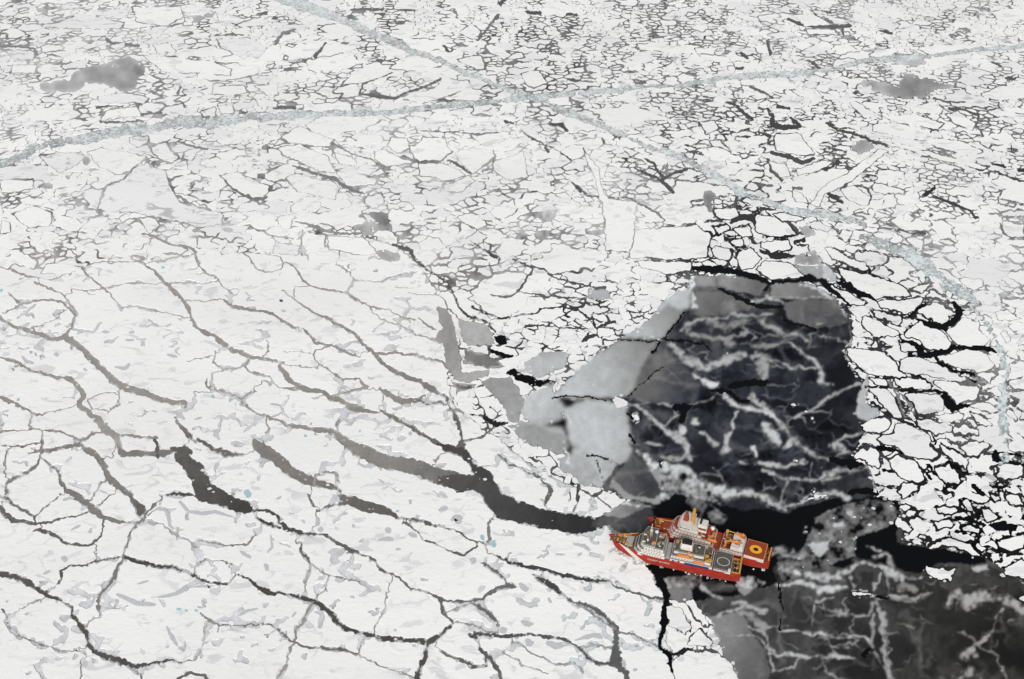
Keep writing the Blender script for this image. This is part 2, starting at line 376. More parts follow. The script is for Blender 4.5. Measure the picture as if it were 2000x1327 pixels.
 ('F', .13, "1000,1320,20 1050,1285,22 1120,1300,22 1160,1330,25"), ('F', .25, "740,1260,10 790,1320,12 800,1380,10"), ('F', .2, "445,1270,12 435,1330,14 430,1400,14"),
 ('F', .25, "1110,560,10 1200,565,10 1300,575,12 1380,570,12 1430,520,10"), ('F', .2, "1080,735,14 1110,690,12 1160,670,14 1230,660,10 1280,680,12"), ('F', .35, "800,440,10 900,460,10 950,500,14 1050,560,16 1100,600,12"),
 ('F', .4, "560,920,8 640,940,8 720,930,8"), ('F', .35, "1540,1060,8 1480,1090,8"), ('F', .35, "1160,1010,8 1140,1120,8 1110,1200,10 1070,1225,8"),
 # --- lower middle
 ('G', .14, "-20,530,18 60,570,18 110,620,20 180,635,16 240,670,18 260,720,20 330,740,18 390,790,18 440,830,18 520,845,16 600,880,20 680,885,18 760,890,14 830,880,20 860,850,30 920,820,45 980,800,50 1020,805,25"),
 ('G', .12, "820,680,12 870,700,20 920,730,18 960,780,22"), ('G', .06, "880,620,12 940,650,16 1000,680,18 1060,700,18 1110,705,30 1150,715,30 1210,730,25 1300,745,22 1380,760,25 1450,770,20 1540,780,22"),
 ('G', .06, "1130,750,20 1180,790,45 1230,820,50 1270,860,22"), ('G', .12, "1540,780,12 1600,810,18 1660,840,14 1740,865,18 1850,880,22"), ('G', .12, "1270,860,18 1340,900,16 1400,915,22 1470,950,35 1530,990,20 1590,1040,30 1580,1100,40 1590,1170,60 1570,1230,65 1620,1290,50 1640,1400,50"),
 ('G', .25, "1380,920,12 1450,970,14 1530,1020,14 1580,1040,14"), ('G', .004, "1800,740,50 1840,790,50 1860,850,50 1860,920,45 1840,1000,40 1840,1080,30 1830,1140,25 1880,1180,45 1890,1260,25 1950,1300,30 2000,1320,30 2060,1400,30"),
 ('G', .2, "1590,1060,12 1690,1075,14 1760,1110,12 1820,1140,14"), ('G', .02, "1900,1190,30 1950,1165,40 2000,1150,30"),
 ('G', .14, "580,880,20 600,930,25 650,1010,25"), ('G', .14, "760,900,14 820,930,20 880,980,30 920,1020,40"), ('G', .28, "620,960,10 700,920,10 760,900,10"), ('G', .28, "680,1020,10 780,1030,12 860,1060,14 920,1060,14"),
 ('G', .09, "760,1080,60 800,1100,50"), ('G', .09, "790,1075,25 900,1080,25 960,1085,25 1040,1080,25 1100,1065,25 1180,1090,25 1260,1100,25 1330,1115,18"), ('G', .1, "1330,1130,14 1420,1195,25 1500,1240,30 1560,1230,40"),
 ('G', .12, "600,1160,20 700,1210,22 780,1260,25 850,1250,30 870,1190,20 820,1150,25"), ('G', .12, "820,1160,30 900,1220,30 950,1300,25 960,1360,25"),
 ('G', .2, "880,430,20 865,490,20 870,540,30 850,580,25"), ('G', .06, "590,20,40 640,40,60 700,55,75 740,80,60 790,150,60 860,190,80 900,230,60"), ('G', .12, "690,30,20 720,-10,25"),
 ('G', .14, "930,70,12 1000,130,12 1070,145,14 1130,185,12 1200,240,16 1230,270,30 1210,320,40 1190,350,30"), ('G', .08, "1385,250,20 1370,330,16 1350,380,14"), ('G', .16, "1330,290,10 1320,330,10"),
 ('G', .25, "0,1145,9 130,1190,9 250,1235,9 350,1275,9 450,1310,10"), ('G', .35, "240,1060,7 280,930,7 300,800,8"), ('G', .3, "170,1090,7 150,1190,7"), ('G', .3, "570,110,14 610,70,10"),
 ('G', .3, "1000,1110,12 1100,1180,12 1250,1240,12 1350,1240,14 1400,1280,12"), ('G', .35, "1380,1160,10 1480,1130,12 1570,1150,12"), ('G', .3, "960,1170,12 1080,1260,12 1200,1290,12"),
 # --- right of the pond
 ('I', .003, "165,270,60 270,270,50 380,285,40 480,310,45 580,345,20 720,340,25 800,325,55 880,360,40 960,420,25 1030,480,30"),
 ('I', .03, "540,170,40 620,205,55 690,205,50"), ('I', .05, "470,100,60 500,130,60"), ('I', .03, "710,130,60 770,110,55"), ('I', .003, "1180,450,10 1100,420,25 1000,365,35 960,350,20"),
 ('I', .003, "1400,560,30 1500,600,40 1560,610,40 1600,570,45 1640,510,60 1610,460,50"), ('I', .003, "1440,470,18 1400,500,22 1360,535,25"), ('I', .003, "1300,655,30 1370,690,30 1420,730,45 1370,755,40 1500,750,50 1600,715,45 1750,710,45 1850,745,40"),
 ('I', .004, "1500,760,25 1520,810,25 1600,850,22 1720,865,22"), ('I', .003, "1490,950,35 1550,980,50 1600,1040,60 1710,1035,40"), ('I', .01, "1120,930,12 1180,940,12 1290,945,14 1400,955,16 1490,950,14"),
 ('I', .01, "1310,820,10 1400,870,12 1480,930,14"), ('I', .02, "1150,1020,14 1200,1080,22 1290,1115,18 1390,1150,18 1490,1190,14"), ('I', .006, "1490,1200,30 1510,1250,30"), ('I', .01, "1540,1240,14 1640,1290,14"),
 ('I', .2, "1250,890,14 1290,960,14 1320,1020,12 1350,1100,16"), ('I', .22, "1300,950,12 1370,1030,14 1390,1080,14"), ('I', .003, "1240,1270,45 1190,1270,35 1330,1300,30"), ('I', .01, "1700,1080,20 1780,1150,20"),
 ('I', .1, "1300,60,12 1380,75,16 1450,70,14"), ('I', .12, "1870,20,12 1890,80,14 1940,100,10"), ('I', .003, "1850,1300,40 1990,1310,40"), ('I', .003, "1700,890,20 1730,905,30"),
 ('H', .003, "2000,120,40 1850,100,40 1840,60,25"), ('H', .003, "1470,130,60 1500,180,50"), ('H', .003, "1330,40,40 1400,40,25"), ('H', .003, "1580,110,25 1680,165,25"), ('H', .003, "1700,240,60 1770,290,70"), ('H', .003, "1820,240,30 1930,255,30"),
 ('H', .003, "1640,420,70 1720,430,60"), ('H', .003, "1810,460,40 1880,470,80 1940,500,40"), ('H', .003, "1620,500,25 1680,510,35"), ('H', .01, "1900,630,25 2000,635,25"), ('H', .003, "1450,170,40 1480,210,40"), ('H', .003, "1210,150,60 1270,170,40"),
]

# distinct floes by outline: sheet, "x,y ..." (and a mark for their look: w clean white, t thin grey)
FLOES = """
R 20,290 100,270 250,340 440,420 480,500 430,505 330,480 120,390
R 160,460 210,480 330,490 480,530 640,580 830,650 890,740 760,740 560,780 380,690 240,610
R 80,640 130,640 330,720 460,790 450,850 290,845 200,740
R 560,790 780,760 960,760 1020,790 930,880 850,920 700,870 580,850
R 510,870 640,880 830,940 790,1040 690,990 540,940
R 380,960 440,940 580,960 680,1020 780,1080 820,1120 720,1140 530,1130 400,1040
R 830,1100 900,1040 980,990 1110,1060 1210,1110 1250,1170 1300,1220 1220,1280 1110,1270 1000,1240 960,1180 850,1150
R 920,910 1030,830 1130,810 1230,820 1260,870 1330,920 1260,960 1270,1010 1200,1050 1080,1000 990,940
R 1220,1110 1330,1030 1370,960 1450,950 1550,1000 1600,1090 1690,1190 1620,1230 1460,1230 1320,1210 1260,1160
R 760,1180 850,1180 970,1270 960,1300 790,1290
R 860,680 1070,600 1090,650 990,730
R 1020,760 1100,680 1270,780 1230,790 1060,770
R 180,170 220,90 310,120 300,220 250,230
R 850,200 920,160 1010,210 1000,290 950,300
R 1350,570 1450,560 1600,580 1610,650 1520,700 1400,650
R 1390,890 1440,870 1490,900 1480,930 1410,920
R 1730,900 1870,890 1960,980 1870,1000 1760,990
R 1790,20 1990,30 2000,160 1880,180 1800,120
R 1780,1120 1830,1090 1900,1200 1850,1230
S 260,90 340,90 570,110 720,220 820,300 860,370 780,400 480,370 350,310 300,220
S 800,200 900,180 1060,220 1150,280 1290,350 1480,410 1440,440 1090,400 900,360 790,310
S 1130,190 1330,150 1430,110 1550,110 1640,180 1710,300 1700,330 1500,340 1300,300 1180,260
S 480,390 640,390 700,440 680,490 560,480
S 720,400 830,370 980,400 1090,470 1060,510 900,500 770,480
S 1100,420 1330,430 1580,480 1550,600 1330,650 1300,590 1200,520 1110,470
S 480,490 690,510 760,600 830,740 840,800 740,790 620,700 540,580
S 830,550 900,530 1150,550 1220,640 1220,700 1080,750 960,760 930,660
S 800,620 850,640 900,740 860,760 820,700
S 440,830 580,770 680,790 700,870 640,910 500,880
S 540,1000 640,940 740,940 740,850 850,840 1080,950 1100,1030 1170,1120 1120,1180 900,1170 760,1080
S 300,1160 380,1090 480,1030 580,1080 590,1130 580,1270 470,1240 440,1180 370,1190
S 640,1150 750,1110 930,1180 1000,1240 1110,1325 780,1325 680,1220
S 930,800 1070,780 1290,850 1320,900 1140,950 1000,890
S 1110,760 1350,710 1410,750 1390,800 1230,820
S 1320,860 1420,820 1550,900 1560,950 1400,960 1320,930
S 1470,660 1540,620 1680,660 1760,720 1740,750 1640,740 1520,700
S 1460,740 1560,760 1680,840 1670,880 1580,860
S 1380,1060 1480,990 1620,1010 1670,1060 1570,1150 1450,1150
S 1180,1040 1220,1030 1370,1110 1480,1200 1450,1290 1320,1220 1210,1110
S 1600,520 1760,460 1810,580 1740,580
S 1690,1260 1900,1200 2000,1230 2050,1325 1720,1325
S 1830,690 1900,700 1940,790 1920,820 1850,760
S 1850,600 1900,570 1960,610 1930,640 1870,640
I 510,20 600,0 690,20 740,80 690,100 560,90
I 530,115 680,110 695,180 590,185 540,150
I 380,50 480,30 495,90 430,105
I 250,170 290,140 370,170 360,230 300,220
I 390,180 480,150 540,210 500,260 430,280 385,230
I 500,270 560,220 690,250 780,320 600,335 530,300
I 340,120 430,100 440,150 390,160
I -180,230 160,230 160,300 0,300 -120,280
I -250,60 0,40 180,30 270,80 230,200 150,225 0,220 -200,215
I 270,30 340,20 370,60 300,85
I 790,20 850,10 940,40 920,70 830,50
H 1440,675 1530,700 1640,705 1590,790 1530,775 1460,730
H 1430,595 1530,540 1600,535 1690,560 1750,610 1800,650 1740,650 1660,620 1580,600 1500,600
H 0,920 30,910 100,930 140,1030 110,1070 0,1020
H 30,1230 110,1160 280,1170 390,1250 420,1340 400,1420 60,1330
H 150,1060 180,1040 260,1130 240,1150 120,1130
H 1260,440 1290,415 1400,480 1370,510 1290,490
H 1480,440 1590,430 1620,460 1590,490 1510,490
H 1290,350 1340,340 1360,380 1310,400
H 1500,360 1560,340 1660,375 1600,415 1530,400
H 1640,320 1690,310 1770,430 1680,380
H 1770,360 1880,420 1790,455 1770,420
H 1890,290 1990,290 2010,360 1920,350
H 1860,550 1990,510 2010,600 1930,630 1860,600
H 1880,700 1990,660 2050,690 2050,790 1900,760
H 1330,575 1370,550 1390,575 1350,590
H 1420,510 1480,540 1440,555 1400,530
H 1640,470 1700,445 1770,500 1760,530 1660,500
H 1850,130 1990,110 2010,190 1900,230 1850,190
H 1500,130 1590,110 1660,170 1620,240 1560,240 1510,190
H 1800,280 1860,280 1870,320 1830,330
H 1230,90 1310,70 1420,110 1460,220 1410,240 1300,210
H 1300,220 1420,230 1400,280 1310,330 1290,280
H 120,890 150,880 210,950 240,1040 220,1050 160,980
H 1035,845 1070,830 1150,850 1150,862 1050,862
H 1960,860 2000,850 2060,880 2060,930 1970,900
P 455,760 480,735 530,770 520,800 470,800
P 550,830 580,830 600,850 570,865
P 1380,1190 1400,1170 1425,1185 1400,1200
P 760,250 800,230 840,245 800,265
P 680,1040 700,1035 705,1075 688,1080
P 1610,880 1660,850 1740,850 1760,890 1700,920 1620,910
C 610,770 640,745 740,740 790,800 850,860 760,870 610,840
C 720,950 880,890 940,900 900,940 740,980
C 580,900 660,910 700,980 640,990 600,940
C 800,1140 860,1060 930,1010 1010,980 1090,900 1200,840 1240,850 1150,930 1040,1020 960,1060 900,1090 870,1160
C 690,1040 760,1080 800,1140 720,1120
C 1150,700 1290,690 1470,740 1420,790 1300,770 1160,740
C 1190,650 1400,640 1550,690 1510,730 1300,690
C 1430,790 1500,770 1650,790 1760,840 1720,870 1550,840
C 1150,790 1250,800 1550,870 1800,930 1770,950 1500,890
C 1020,580 1070,565 1190,650 1110,665
C 500,1190 640,1210 740,1310 600,1326 510,1290
C 600,1190 660,1170 790,1220 720,1240 640,1230
C 190,680 270,670 300,720 220,750
C 700,85 840,85 930,140 780,145
C 870,80 1000,110 1020,140 940,135
C 790,160 940,165 960,200 800,190
C 690,500 850,500 880,540 760,540
C 1350,600 1480,570 1560,610 1540,640 1380,630
C 1560,640 1630,625 1740,690 1720,730 1600,690
C 980,1060 1060,1040 1150,1100 1110,1150 1020,1120
C 260,1170 400,1155 430,1200 360,1240 270,1210
C 1750,540 1850,480 2000,460 2050,540 1880,560
A 230,150 480,80 690,130 680,160 420,165
A 500,70 580,45 720,60 700,110 600,100
A 730,40 1000,40 1020,100 930,150 760,120
A 1200,210 1380,205 1490,270 1450,330 1360,340 1230,260
A 800,320 1000,320 1180,340 1300,390 1290,430 1150,410 900,400
A 20,280 170,280 200,300 180,340 60,330
A 60,370 210,360 200,410 60,410
A 1190,490 1360,480 1380,520 1300,540 1180,530
A 1410,480 1540,470 1560,530 1480,530
A 1420,550 1550,560 1560,600 1450,590
A 540,540 700,520 830,545 800,580 560,580
A 600,620 770,600 790,650 560,680
A 210,880 450,840 470,870 400,940 350,970
A 480,850 560,830 820,880 740,960 640,980 550,930
A 720,770 840,760 830,800 770,830 720,800
A 830,820 930,800 1000,880 950,910 860,870
A 1570,770 1690,710 1870,780 1840,820 1620,800
A 1550,830 1680,800 1830,870 1880,970 1780,950 1580,870
A 1240,970 1330,960 1520,1050 1480,1110 1390,1110 1280,1030
A 1600,1000 1670,970 1860,1010 1900,1060 1880,1120 1650,1070
A 740,950 820,910 930,960 980,1080 1020,1130 1240,1190 1260,1250 1150,1270 960,1240 760,1190 540,1170 590,1050 690,1000
A 1200,590 1290,590 1300,640 1220,640
A 1110,620 1190,600 1200,650 1130,650
A 60,1190 200,1150 300,1190 280,1270 160,1280
A 0,1230 50,1240 60,1300 0,1310
A 770,1220 850,1210 890,1260 840,1310
A 600,260 690,240 700,270 640,275
A 850,250 940,245 980,290 880,300
A 0,1010 180,1000 200,1050 60,1080 0,1070
B 380,550 560,490 620,440 760,450 770,480 700,520 500,580
B 840,250 880,240 1000,310 960,340 860,290
B 690,330 830,310 860,390 800,395
B 1050,410 1150,390 1200,460 1120,500 1070,470
B 1390,820 1480,930 1500,1050 1540,1110 1700,1130 1650,1400 1520,1400 1510,1150 1440,960
B 240,850 300,840 460,910 290,935 230,890
B 430,830 520,770 620,770 660,850 600,900 470,900
B 480,910 600,910 740,980 640,1010 490,980
B 670,860 730,820 900,840 920,880 780,970 690,900
B 610,1040 760,980 800,1010 720,1070 620,1070
B 880,950 920,890 1080,850 1090,1000 980,1010
B 320,770 420,770 440,830 380,860 310,820
B 170,1110 280,1070 300,1130 220,1170
B 20,960 150,970 250,990 240,1030 80,1040
B 0,850 100,870 130,920 30,920
B 680,60 740,30 760,70 700,90
B 700,190 780,130 820,180 780,220
B 1740,770 1830,750 1900,790 1860,810
E 110,120 250,150 240,200 100,190
E 400,90 600,100 680,190 600,200 410,170
"""

# sheets of young ice and open water: sheet, cover tone (or a gradient: tone, x, y -> tone, x, y), outline
SHEETS_OF_COVER = [
 ('H', .05, "-60,330 400,360 1100,300 1300,330 1350,560 1800,650 2060,840 2060,1420 420,1420 390,1250 250,1000 100,880 -60,800"),
 ('G', .05, "1500,410 1600,400 1800,320 1900,600 1830,760 1740,690 1700,640 1640,560 1540,500"),
 # surroundings of the ships and the right hand side: black water
 ('H', .003, "-60,330 50,290 400,360 700,380 1100,290 1300,330 1300,560 1800,650 1800,720 1250,720 1050,700 900,690 640,800 400,860 100,900 -60,800"),
 ('G', .003, "1690,620 1760,720 1840,790 1900,880 2060,860 2060,700 1900,690"),
 # pond
 ('P', .0088, "200,740 330,600 510,470 620,390 700,310 800,250 850,185 960,180 1100,190 1190,215 1290,210 1400,230 1480,280 1530,350 1570,420 1590,510 1545,520 1550,600 1610,680 1660,830 1640,900 1640,920 1560,1030 1650,1060 1700,1200 1560,1230 1400,1200 1280,1280 1200,1265 1080,1270 980,1250 900,1240 820,1210 760,1195 680,1250 600,1250 500,1210 420,1170 340,1160 270,1080 220,1020 250,950 270,930 240,800 200,760"),
 ('P', (.58,250,720,.26,650,560), "205,745 330,600 510,480 680,490 650,540 600,640 540,740 470,750 350,750 280,760"),
 ('P', (.5,560,460,.26,760,330), "510,470 620,390 720,300 800,330 800,360 690,480"),
 ('P', (.55,300,860,.46,540,980), "245,800 350,760 440,770 530,780 525,830 550,900 560,1000 500,1060 430,1030 340,1010 290,970 260,900"),
 ('P', .46, "290,985 420,1030 490,1060 460,1100 400,1170 330,1130 260,1060"),
 ('P', (.13,600,720,.02,850,680), "540,740 650,560 720,520 800,600 850,660 900,700 840,780 700,780 600,770"),
 ('P', (.33,860,200,.22,960,220), "850,190 960,180 950,240 860,240"), ('P', (.27,970,200,.13,1140,270), "960,190 1100,190 1180,220 1160,280 1080,270 960,240"),
 ('P', (.25,1220,240,.14,1400,280), "1200,220 1300,210 1400,230 1490,290 1400,300 1210,290"), ('P', (.17,880,280,.07,1050,340), "860,250 970,260 1090,300 1120,340 1010,370 870,380 840,320"),
 ('P', (.13,1290,330,.06,1520,390), "1260,310 1340,300 1500,300 1560,380 1570,410 1400,440 1290,390"),
 ('P', .3, "620,1080 700,1080 800,1100 900,1190 980,1250 820,1210 760,1190 680,1245 520,1215 460,1160 480,1110 560,1010"),
 ('P', (.05,600,1100,.09,520,1120), "470,1120 560,1010 620,1050 690,1180 670,1220 560,1205"),
 ('P', .55, "720,300 790,240 850,250 830,340 780,340"), ('P', .5, "640,370 700,310 740,300 720,330"),
 ('P', .48, "40,800 100,740 190,690 250,800 240,830 130,880 60,850"), ('P', .42, "40,860 250,880 270,960 220,1010 130,960 30,920"), ('P', .004, "180,875 250,845 275,930 255,935 235,890"),
 ('P', .45, "1640,640 1660,700 1640,760 1690,830 1640,870 1600,840 1610,700"),
 ('P', .34, "1280,90 1400,70 1440,130 1480,170 1440,210 1370,200 1300,150"), ('P', .5, "1440,130 1500,200 1520,230 1430,210"),
 # between the left floes and the pond
 ('E', .33, "1010,480 1080,500 1100,600 1130,720 1160,830 1100,850 1050,760 1040,680 980,670 1040,600"), ('E', (.2,1180,760,.15,1350,820), "1160,720 1300,760 1390,820 1300,835 1170,800"),
 ('E', .4, "1130,560 1300,590 1340,700 1180,710 1140,640"), ('E', .36, "1110,830 1180,850 1310,840 1300,880 1200,915 1110,890"), ('E', .09, "1100,905 1160,915 1240,925 1200,955 1120,965"),
 ('E', .004, "1330,645 1380,645 1420,690 1380,705 1345,690"), ('E', .004, "1300,720 1370,740 1450,760 1410,775 1330,750"), ('E', .004, "1390,845 1440,830 1520,870 1600,890 1680,890 1670,920 1560,935 1480,910 1430,870"),
 ('E', .46, "1510,800 1590,740 1760,740 1720,820 1600,880 1530,860"), ('E', (.55,1540,1000,.4,1700,1080), "1490,1030 1540,970 1650,920 1720,1060 1720,1110 1600,1150 1520,1080"),
 ('E', .3, "1250,920 1330,880 1430,880 1470,940 1500,1020 1470,1130 1400,1120 1370,1030"), ('E', .33, "1400,1150 1500,1130 1720,1200 1760,1260 1690,1320 1500,1240"), ('E', .004, "1620,1150 1730,1100 1755,1200 1735,1205 1715,1150"),
 ('E', .35, "600,30 700,20 770,20 760,60 700,80 600,60"), ('E', .38, "670,180 760,165 840,200 830,240 700,230"), ('E', .35, "600,90 720,110 680,130"),
 ('E', .4, "1850,390 1930,380 1990,400 1990,440 1860,440"),
 # far sheets of grey ice
 ('A', (.42,250,480,.27,750,430), "200,470 350,440 500,370 600,350 700,310 760,340 820,400 770,450 760,510 640,510 590,480 500,470 420,520 250,515"), ('A', .2, "750,370 830,380 790,440 740,400"), ('A', .3, "690,310 750,310 760,350 700,350"),
 ('A', .33, "1040,90 1150,70 1230,60 1200,110 1060,130"), ('A', .36, "170,50 270,40 290,100 220,80"), ('A', .42, "100,185 280,180 280,200 120,200"), ('A', .25, "420,910 480,870 520,890 480,930"), ('A', .35, "350,990 400,960 420,1000 370,1020"), ('A', .2, "1490,895 1600,900 1590,925 1500,920"),
 ('C', (.36,1080,460,.22,1400,500), "1060,450 1160,440 1300,470 1320,410 1450,430 1600,460 1650,480 1500,500 1450,550 1300,560 1150,510"), ('C', .34, "1040,820 1080,770 1140,770 1200,820 1060,870"), ('C', .36, "880,20 1000,20 1080,50 960,50"), ('C', .42, "1130,320 1300,310 1500,340 1400,370 1200,350"),
 ('C', .22, "200,1070 280,1070 290,1120 220,1170"), ('C', .15, "210,1150 250,1150 260,1190 220,1190"), ('C', .4, "700,1250 800,1260 870,1320 780,1327"), ('C', .42, "1270,590 1330,590 1300,630"),
 ('B', .22, "180,1190 240,1160 290,1170 330,1230 290,1270 230,1240"), ('B', .42, "100,1260 200,1230 260,1280 200,1330 100,1310"), ('B', .4, "1640,1240 1720,1230 1700,1260"),
 # south east of the ships
 ('H', (.032,1300,720,.012,1900,1250), "1280,700 1430,700 1690,660 1820,690 2060,840 2060,1420 1200,1420 1200,920 1430,900 1430,750"),
 ('H', (.04,700,850,.018,1000,1200), "280,1080 250,960 430,870 640,800 900,740 1250,720 1430,760 1430,900 1220,920 1230,1420 420,1420 390,1250"),
 ('H', (.22,320,1100,.09,560,1200), "270,1080 240,980 430,950 450,1040 560,1180 580,1420 440,1420"),
 ('H', .13, "740,610 800,530 850,430 900,390 1000,360 1130,320 1260,330 1290,400 1270,450 1140,520 1070,540 1070,640 980,660 900,690 830,740 780,760 660,780 640,740 620,640 690,630"),
 ('H', .003, "1080,530 1130,520 1200,530 1260,560 1330,570 1420,600 1560,630 1740,640 1780,680 1690,690 1600,680 1450,690 1430,730 1280,710 1260,640 1210,610 1150,640 1090,640 1070,580"),
 ('H', .25, "380,770 500,760 560,800 440,860 400,830"), ('H', (.2,30,790,.12,180,780), "-20,770 120,760 200,730 200,790 130,850 60,880"), ('H', .012, "200,790 330,780 400,830 300,850 220,830"),
 ('H', .14, "130,300 260,350 360,420 330,470 200,440 110,340"), ('H', .5, "790,570 920,555 910,600 860,635 820,620"), ('H', .5, "935,455 990,455 990,480 945,475"), ('H', .45, "1010,395 1050,400 1040,420 1010,415"), ('H', .45, "1030,540 1070,535 1060,555"),
 ('G', .2, "1830,790 1950,760 2000,740 2000,900 1950,900 1870,870"), ('G', (.3,1560,350,.2,1700,360), "1500,400 1560,390 1640,340 1700,330 1760,360 1640,420 1560,430"),
 ('G', .4, "1240,100 1400,60 1480,200 1420,260 1330,190 1280,180"),
]

# frost wisps and rafted fingers on the young ice: sheet, tone, softness, "x,y,width ..."
WISPS = [('P', t, s) for t, s in (
 (.24, "800,430,20 830,400,22 900,390,20 960,380,20 1080,375,18 1180,370,20"), (.2, "820,420,25 810,450,25 880,470,30 1000,480,25 1100,460,20"), (.2, "1070,410,10 1130,490,10"), (.18, "960,400,12 990,450,12"),
 (.25, "1120,370,30 1180,420,45 1250,450,45 1330,460,35 1390,490,20"), (.3, "740,510,30 800,560,50 850,600,50 900,630,40 960,590,45 1060,560,40 1160,560,50"), (.18, "1000,500,25 1100,510,30 1200,520,25 1280,500,20"),
 (.33, "1270,490,20 1340,540,25 1400,580,25 1430,620,30 1430,680,40 1490,690,20"), (.26, "1140,560,14 1200,590,15 1290,610,15 1400,620,12"), (.24, "1150,570,45 1180,650,50"), (.5, "840,655,25 880,680,35 950,700,25"),
 (.42, "970,740,18 1020,770,25 1060,800,25 1120,820,25 1200,830,25 1250,870,25"), (.33, "1130,740,35 1160,790,40 1190,820,45"), (.27, "1250,880,16 1350,820,14 1450,770,16 1520,720,18 1610,690,14"), (.38, "1160,880,30 1200,940,50 1220,970,30"),
 (.3, "1240,880,40 1310,950,45 1380,1000,40 1430,1020,30"), (.35, "1250,980,30 1310,940,35"), (.3, "1490,980,14 1550,930,20 1620,900,16"), (.28, "1500,970,30 1540,1010,35"), (.33, "1050,830,14 1030,900,18 990,970,25 990,1000,40"),
 (.33, "870,910,25 940,960,35"), (.45, "1090,985,20 1130,1030,24"), (.24, "540,780,8 640,780,8 750,790,8 860,780,8 970,740,8"), (.33, "570,780,12 640,860,22 720,900,28 770,930,35 820,990,30 820,1040,25"), (.33, "760,800,15 720,880,15"),
 (.38, "840,850,30 850,870,25"), (.4, "775,890,30 785,910,30"), (.28, "550,930,14 580,970,14 700,970,12"), (.5, "590,1000,30 640,1050,45 690,1070,35"), (.22, "700,1030,14 780,1040,16 820,1020,14"),
 (.33, "1060,1055,14 1130,1060,20 1230,1080,22 1300,1060,18 1350,1040,16"), (.33, "1170,1100,18 1250,1130,28 1330,1140,22 1420,1140,22 1500,1090,30"), (.25, "1380,1060,12 1370,1130,12"), (.18, "1450,1100,30 1560,1090,35 1640,1080,30"),
 (.4, "700,1080,50 800,1100,50 900,1170,45 1000,1200,40 1100,1190,35 1180,1230,40 1290,1270,25"), (.34, "1280,1250,25 1400,1200,30 1480,1200,28 1560,1220,25"), (.25, "1430,1150,20 1500,1120,22"), (.22, "1240,1230,18 1270,1150,20"),
 (.5, "820,190,30 850,260,25 830,330,30"), (.42, "1100,310,20 1180,290,35 1250,320,20"), (.4, "1330,225,20 1400,240,28 1490,295,18"), (.3, "1210,290,8 1400,290,8 1500,300,8"), (.4, "1540,350,10 1570,420,12 1585,510,10"),
 (.22, "1400,420,8 1560,405,8"), (.2, "1410,460,8 1560,510,8"), (.2, "850,240,8 960,240,8"), (.3, "280,760,8 400,770,10 460,770,12"), (.6, "370,650,6 430,690,6"), (.6, "210,720,20 260,660,10 330,600,10"), (.5, "510,480,14 600,470,10 690,490,12"),
 (.5, "250,820,20 270,870,16"), (.5, "240,960,16 260,1040,20 300,1090,14"), (.3, "1400,1010,16 1480,1040,14 1560,1010,14"), (.35, "1640,900,30 1620,960,25"),
 (.16, "900,400,40 1000,420,50 1100,400,40"),
)] + [('H', t * 1.05, s) for t, s in (
 (.38, "640,800,35 740,790,40 850,830,45 990,820,30"), (.33, "980,740,35 1040,710,40 1080,670,40 1180,700,40 1260,720,40 1350,770,40 1420,760,30"), (.34, "800,750,60 880,760,70 980,760,50"), (.28, "1180,640,30 1240,620,28 1270,690,28"),
 (.28, "1260,860,30 1400,880,35 1430,860,35 1490,850,30"), (.18, "1160,860,30 1400,890,30"), (.25, "1040,740,14 1040,830,14"), (.25, "1160,820,14 1210,740,16"), (.2, "1260,730,12 1260,850,12"), (.24, "820,960,16 830,890,18 940,870,16"), (.2, "810,1030,12 820,950,12"),
 (.22, "880,910,20 980,970,28 1120,970,25 1160,900,25"), (.2, "1000,870,12 1010,970,12"), (.2, "1040,980,12 1030,1060,12"), (.33, "640,1060,14 780,1060,18 900,1090,18 1050,1080,18 1130,1120,18"), (.3, "290,1095,8 480,1090,10 600,1170,12"),
 (.33, "560,1180,20 760,1200,28 950,1210,30 1060,1210,25"), (.24, "450,1030,15 570,1080,16 570,1200,14 620,1280,16 720,1270,16 730,1210,14"), (.2, "890,1080,15 930,1190,15"), (.24, "1180,890,30 1210,1000,30 1220,1130,30 1220,1210,30 1270,1400,35"),
 (.2, "1150,970,20 1150,1140,22"), (.2, "1160,1180,20 1230,1290,25"), (.25, "1570,900,50 1620,850,60 1700,900,75 1760,870,60 1900,870,70 1980,930,50 2060,960,50"), (.22, "1890,930,20 1840,1010,20 1810,1100,18 1750,1140,16"), (.27, "1670,1210,60 1720,1180,60 1740,1150,30"),
 (.13, "1650,1070,14 1750,1130,14 1850,1190,14 1950,1400,16"), (.2, "1640,1320,60 1700,1270,50"), (.3, "1700,710,22 1780,690,26"), (.28, "190,800,25 270,850,30 320,880,25"), (.26, "300,960,30 430,920,35 560,950,28"), (.2, "640,720,60 700,740,60"), (.22, "640,600,40 700,640,40 780,640,40"),
 (.2, "1230,1000,8 1240,1300,10"), (.25, "360,900,25 420,900,30 480,930,22"), (.2, "430,960,60 560,1040,50"), (.2, "680,1020,12 560,1050,14 470,1040,14"), (.2, "850,1180,14 900,1300,16 1000,1340,16"), (.3, "870,1140,14 960,1150,16"),
 (.55, "650,735,14 700,730,20 740,740,12"), (.25, "580,640,20 640,620,20 700,600,20"), (.3, "1140,590,20 1200,600,20"), (.16, "1330,800,60 1400,820,50"),
)] + [('G', .6, "1570,330,16 1640,350,22 1690,365,18 1780,370,20"), ('G', .35, "1560,360,30 1500,390,30")]
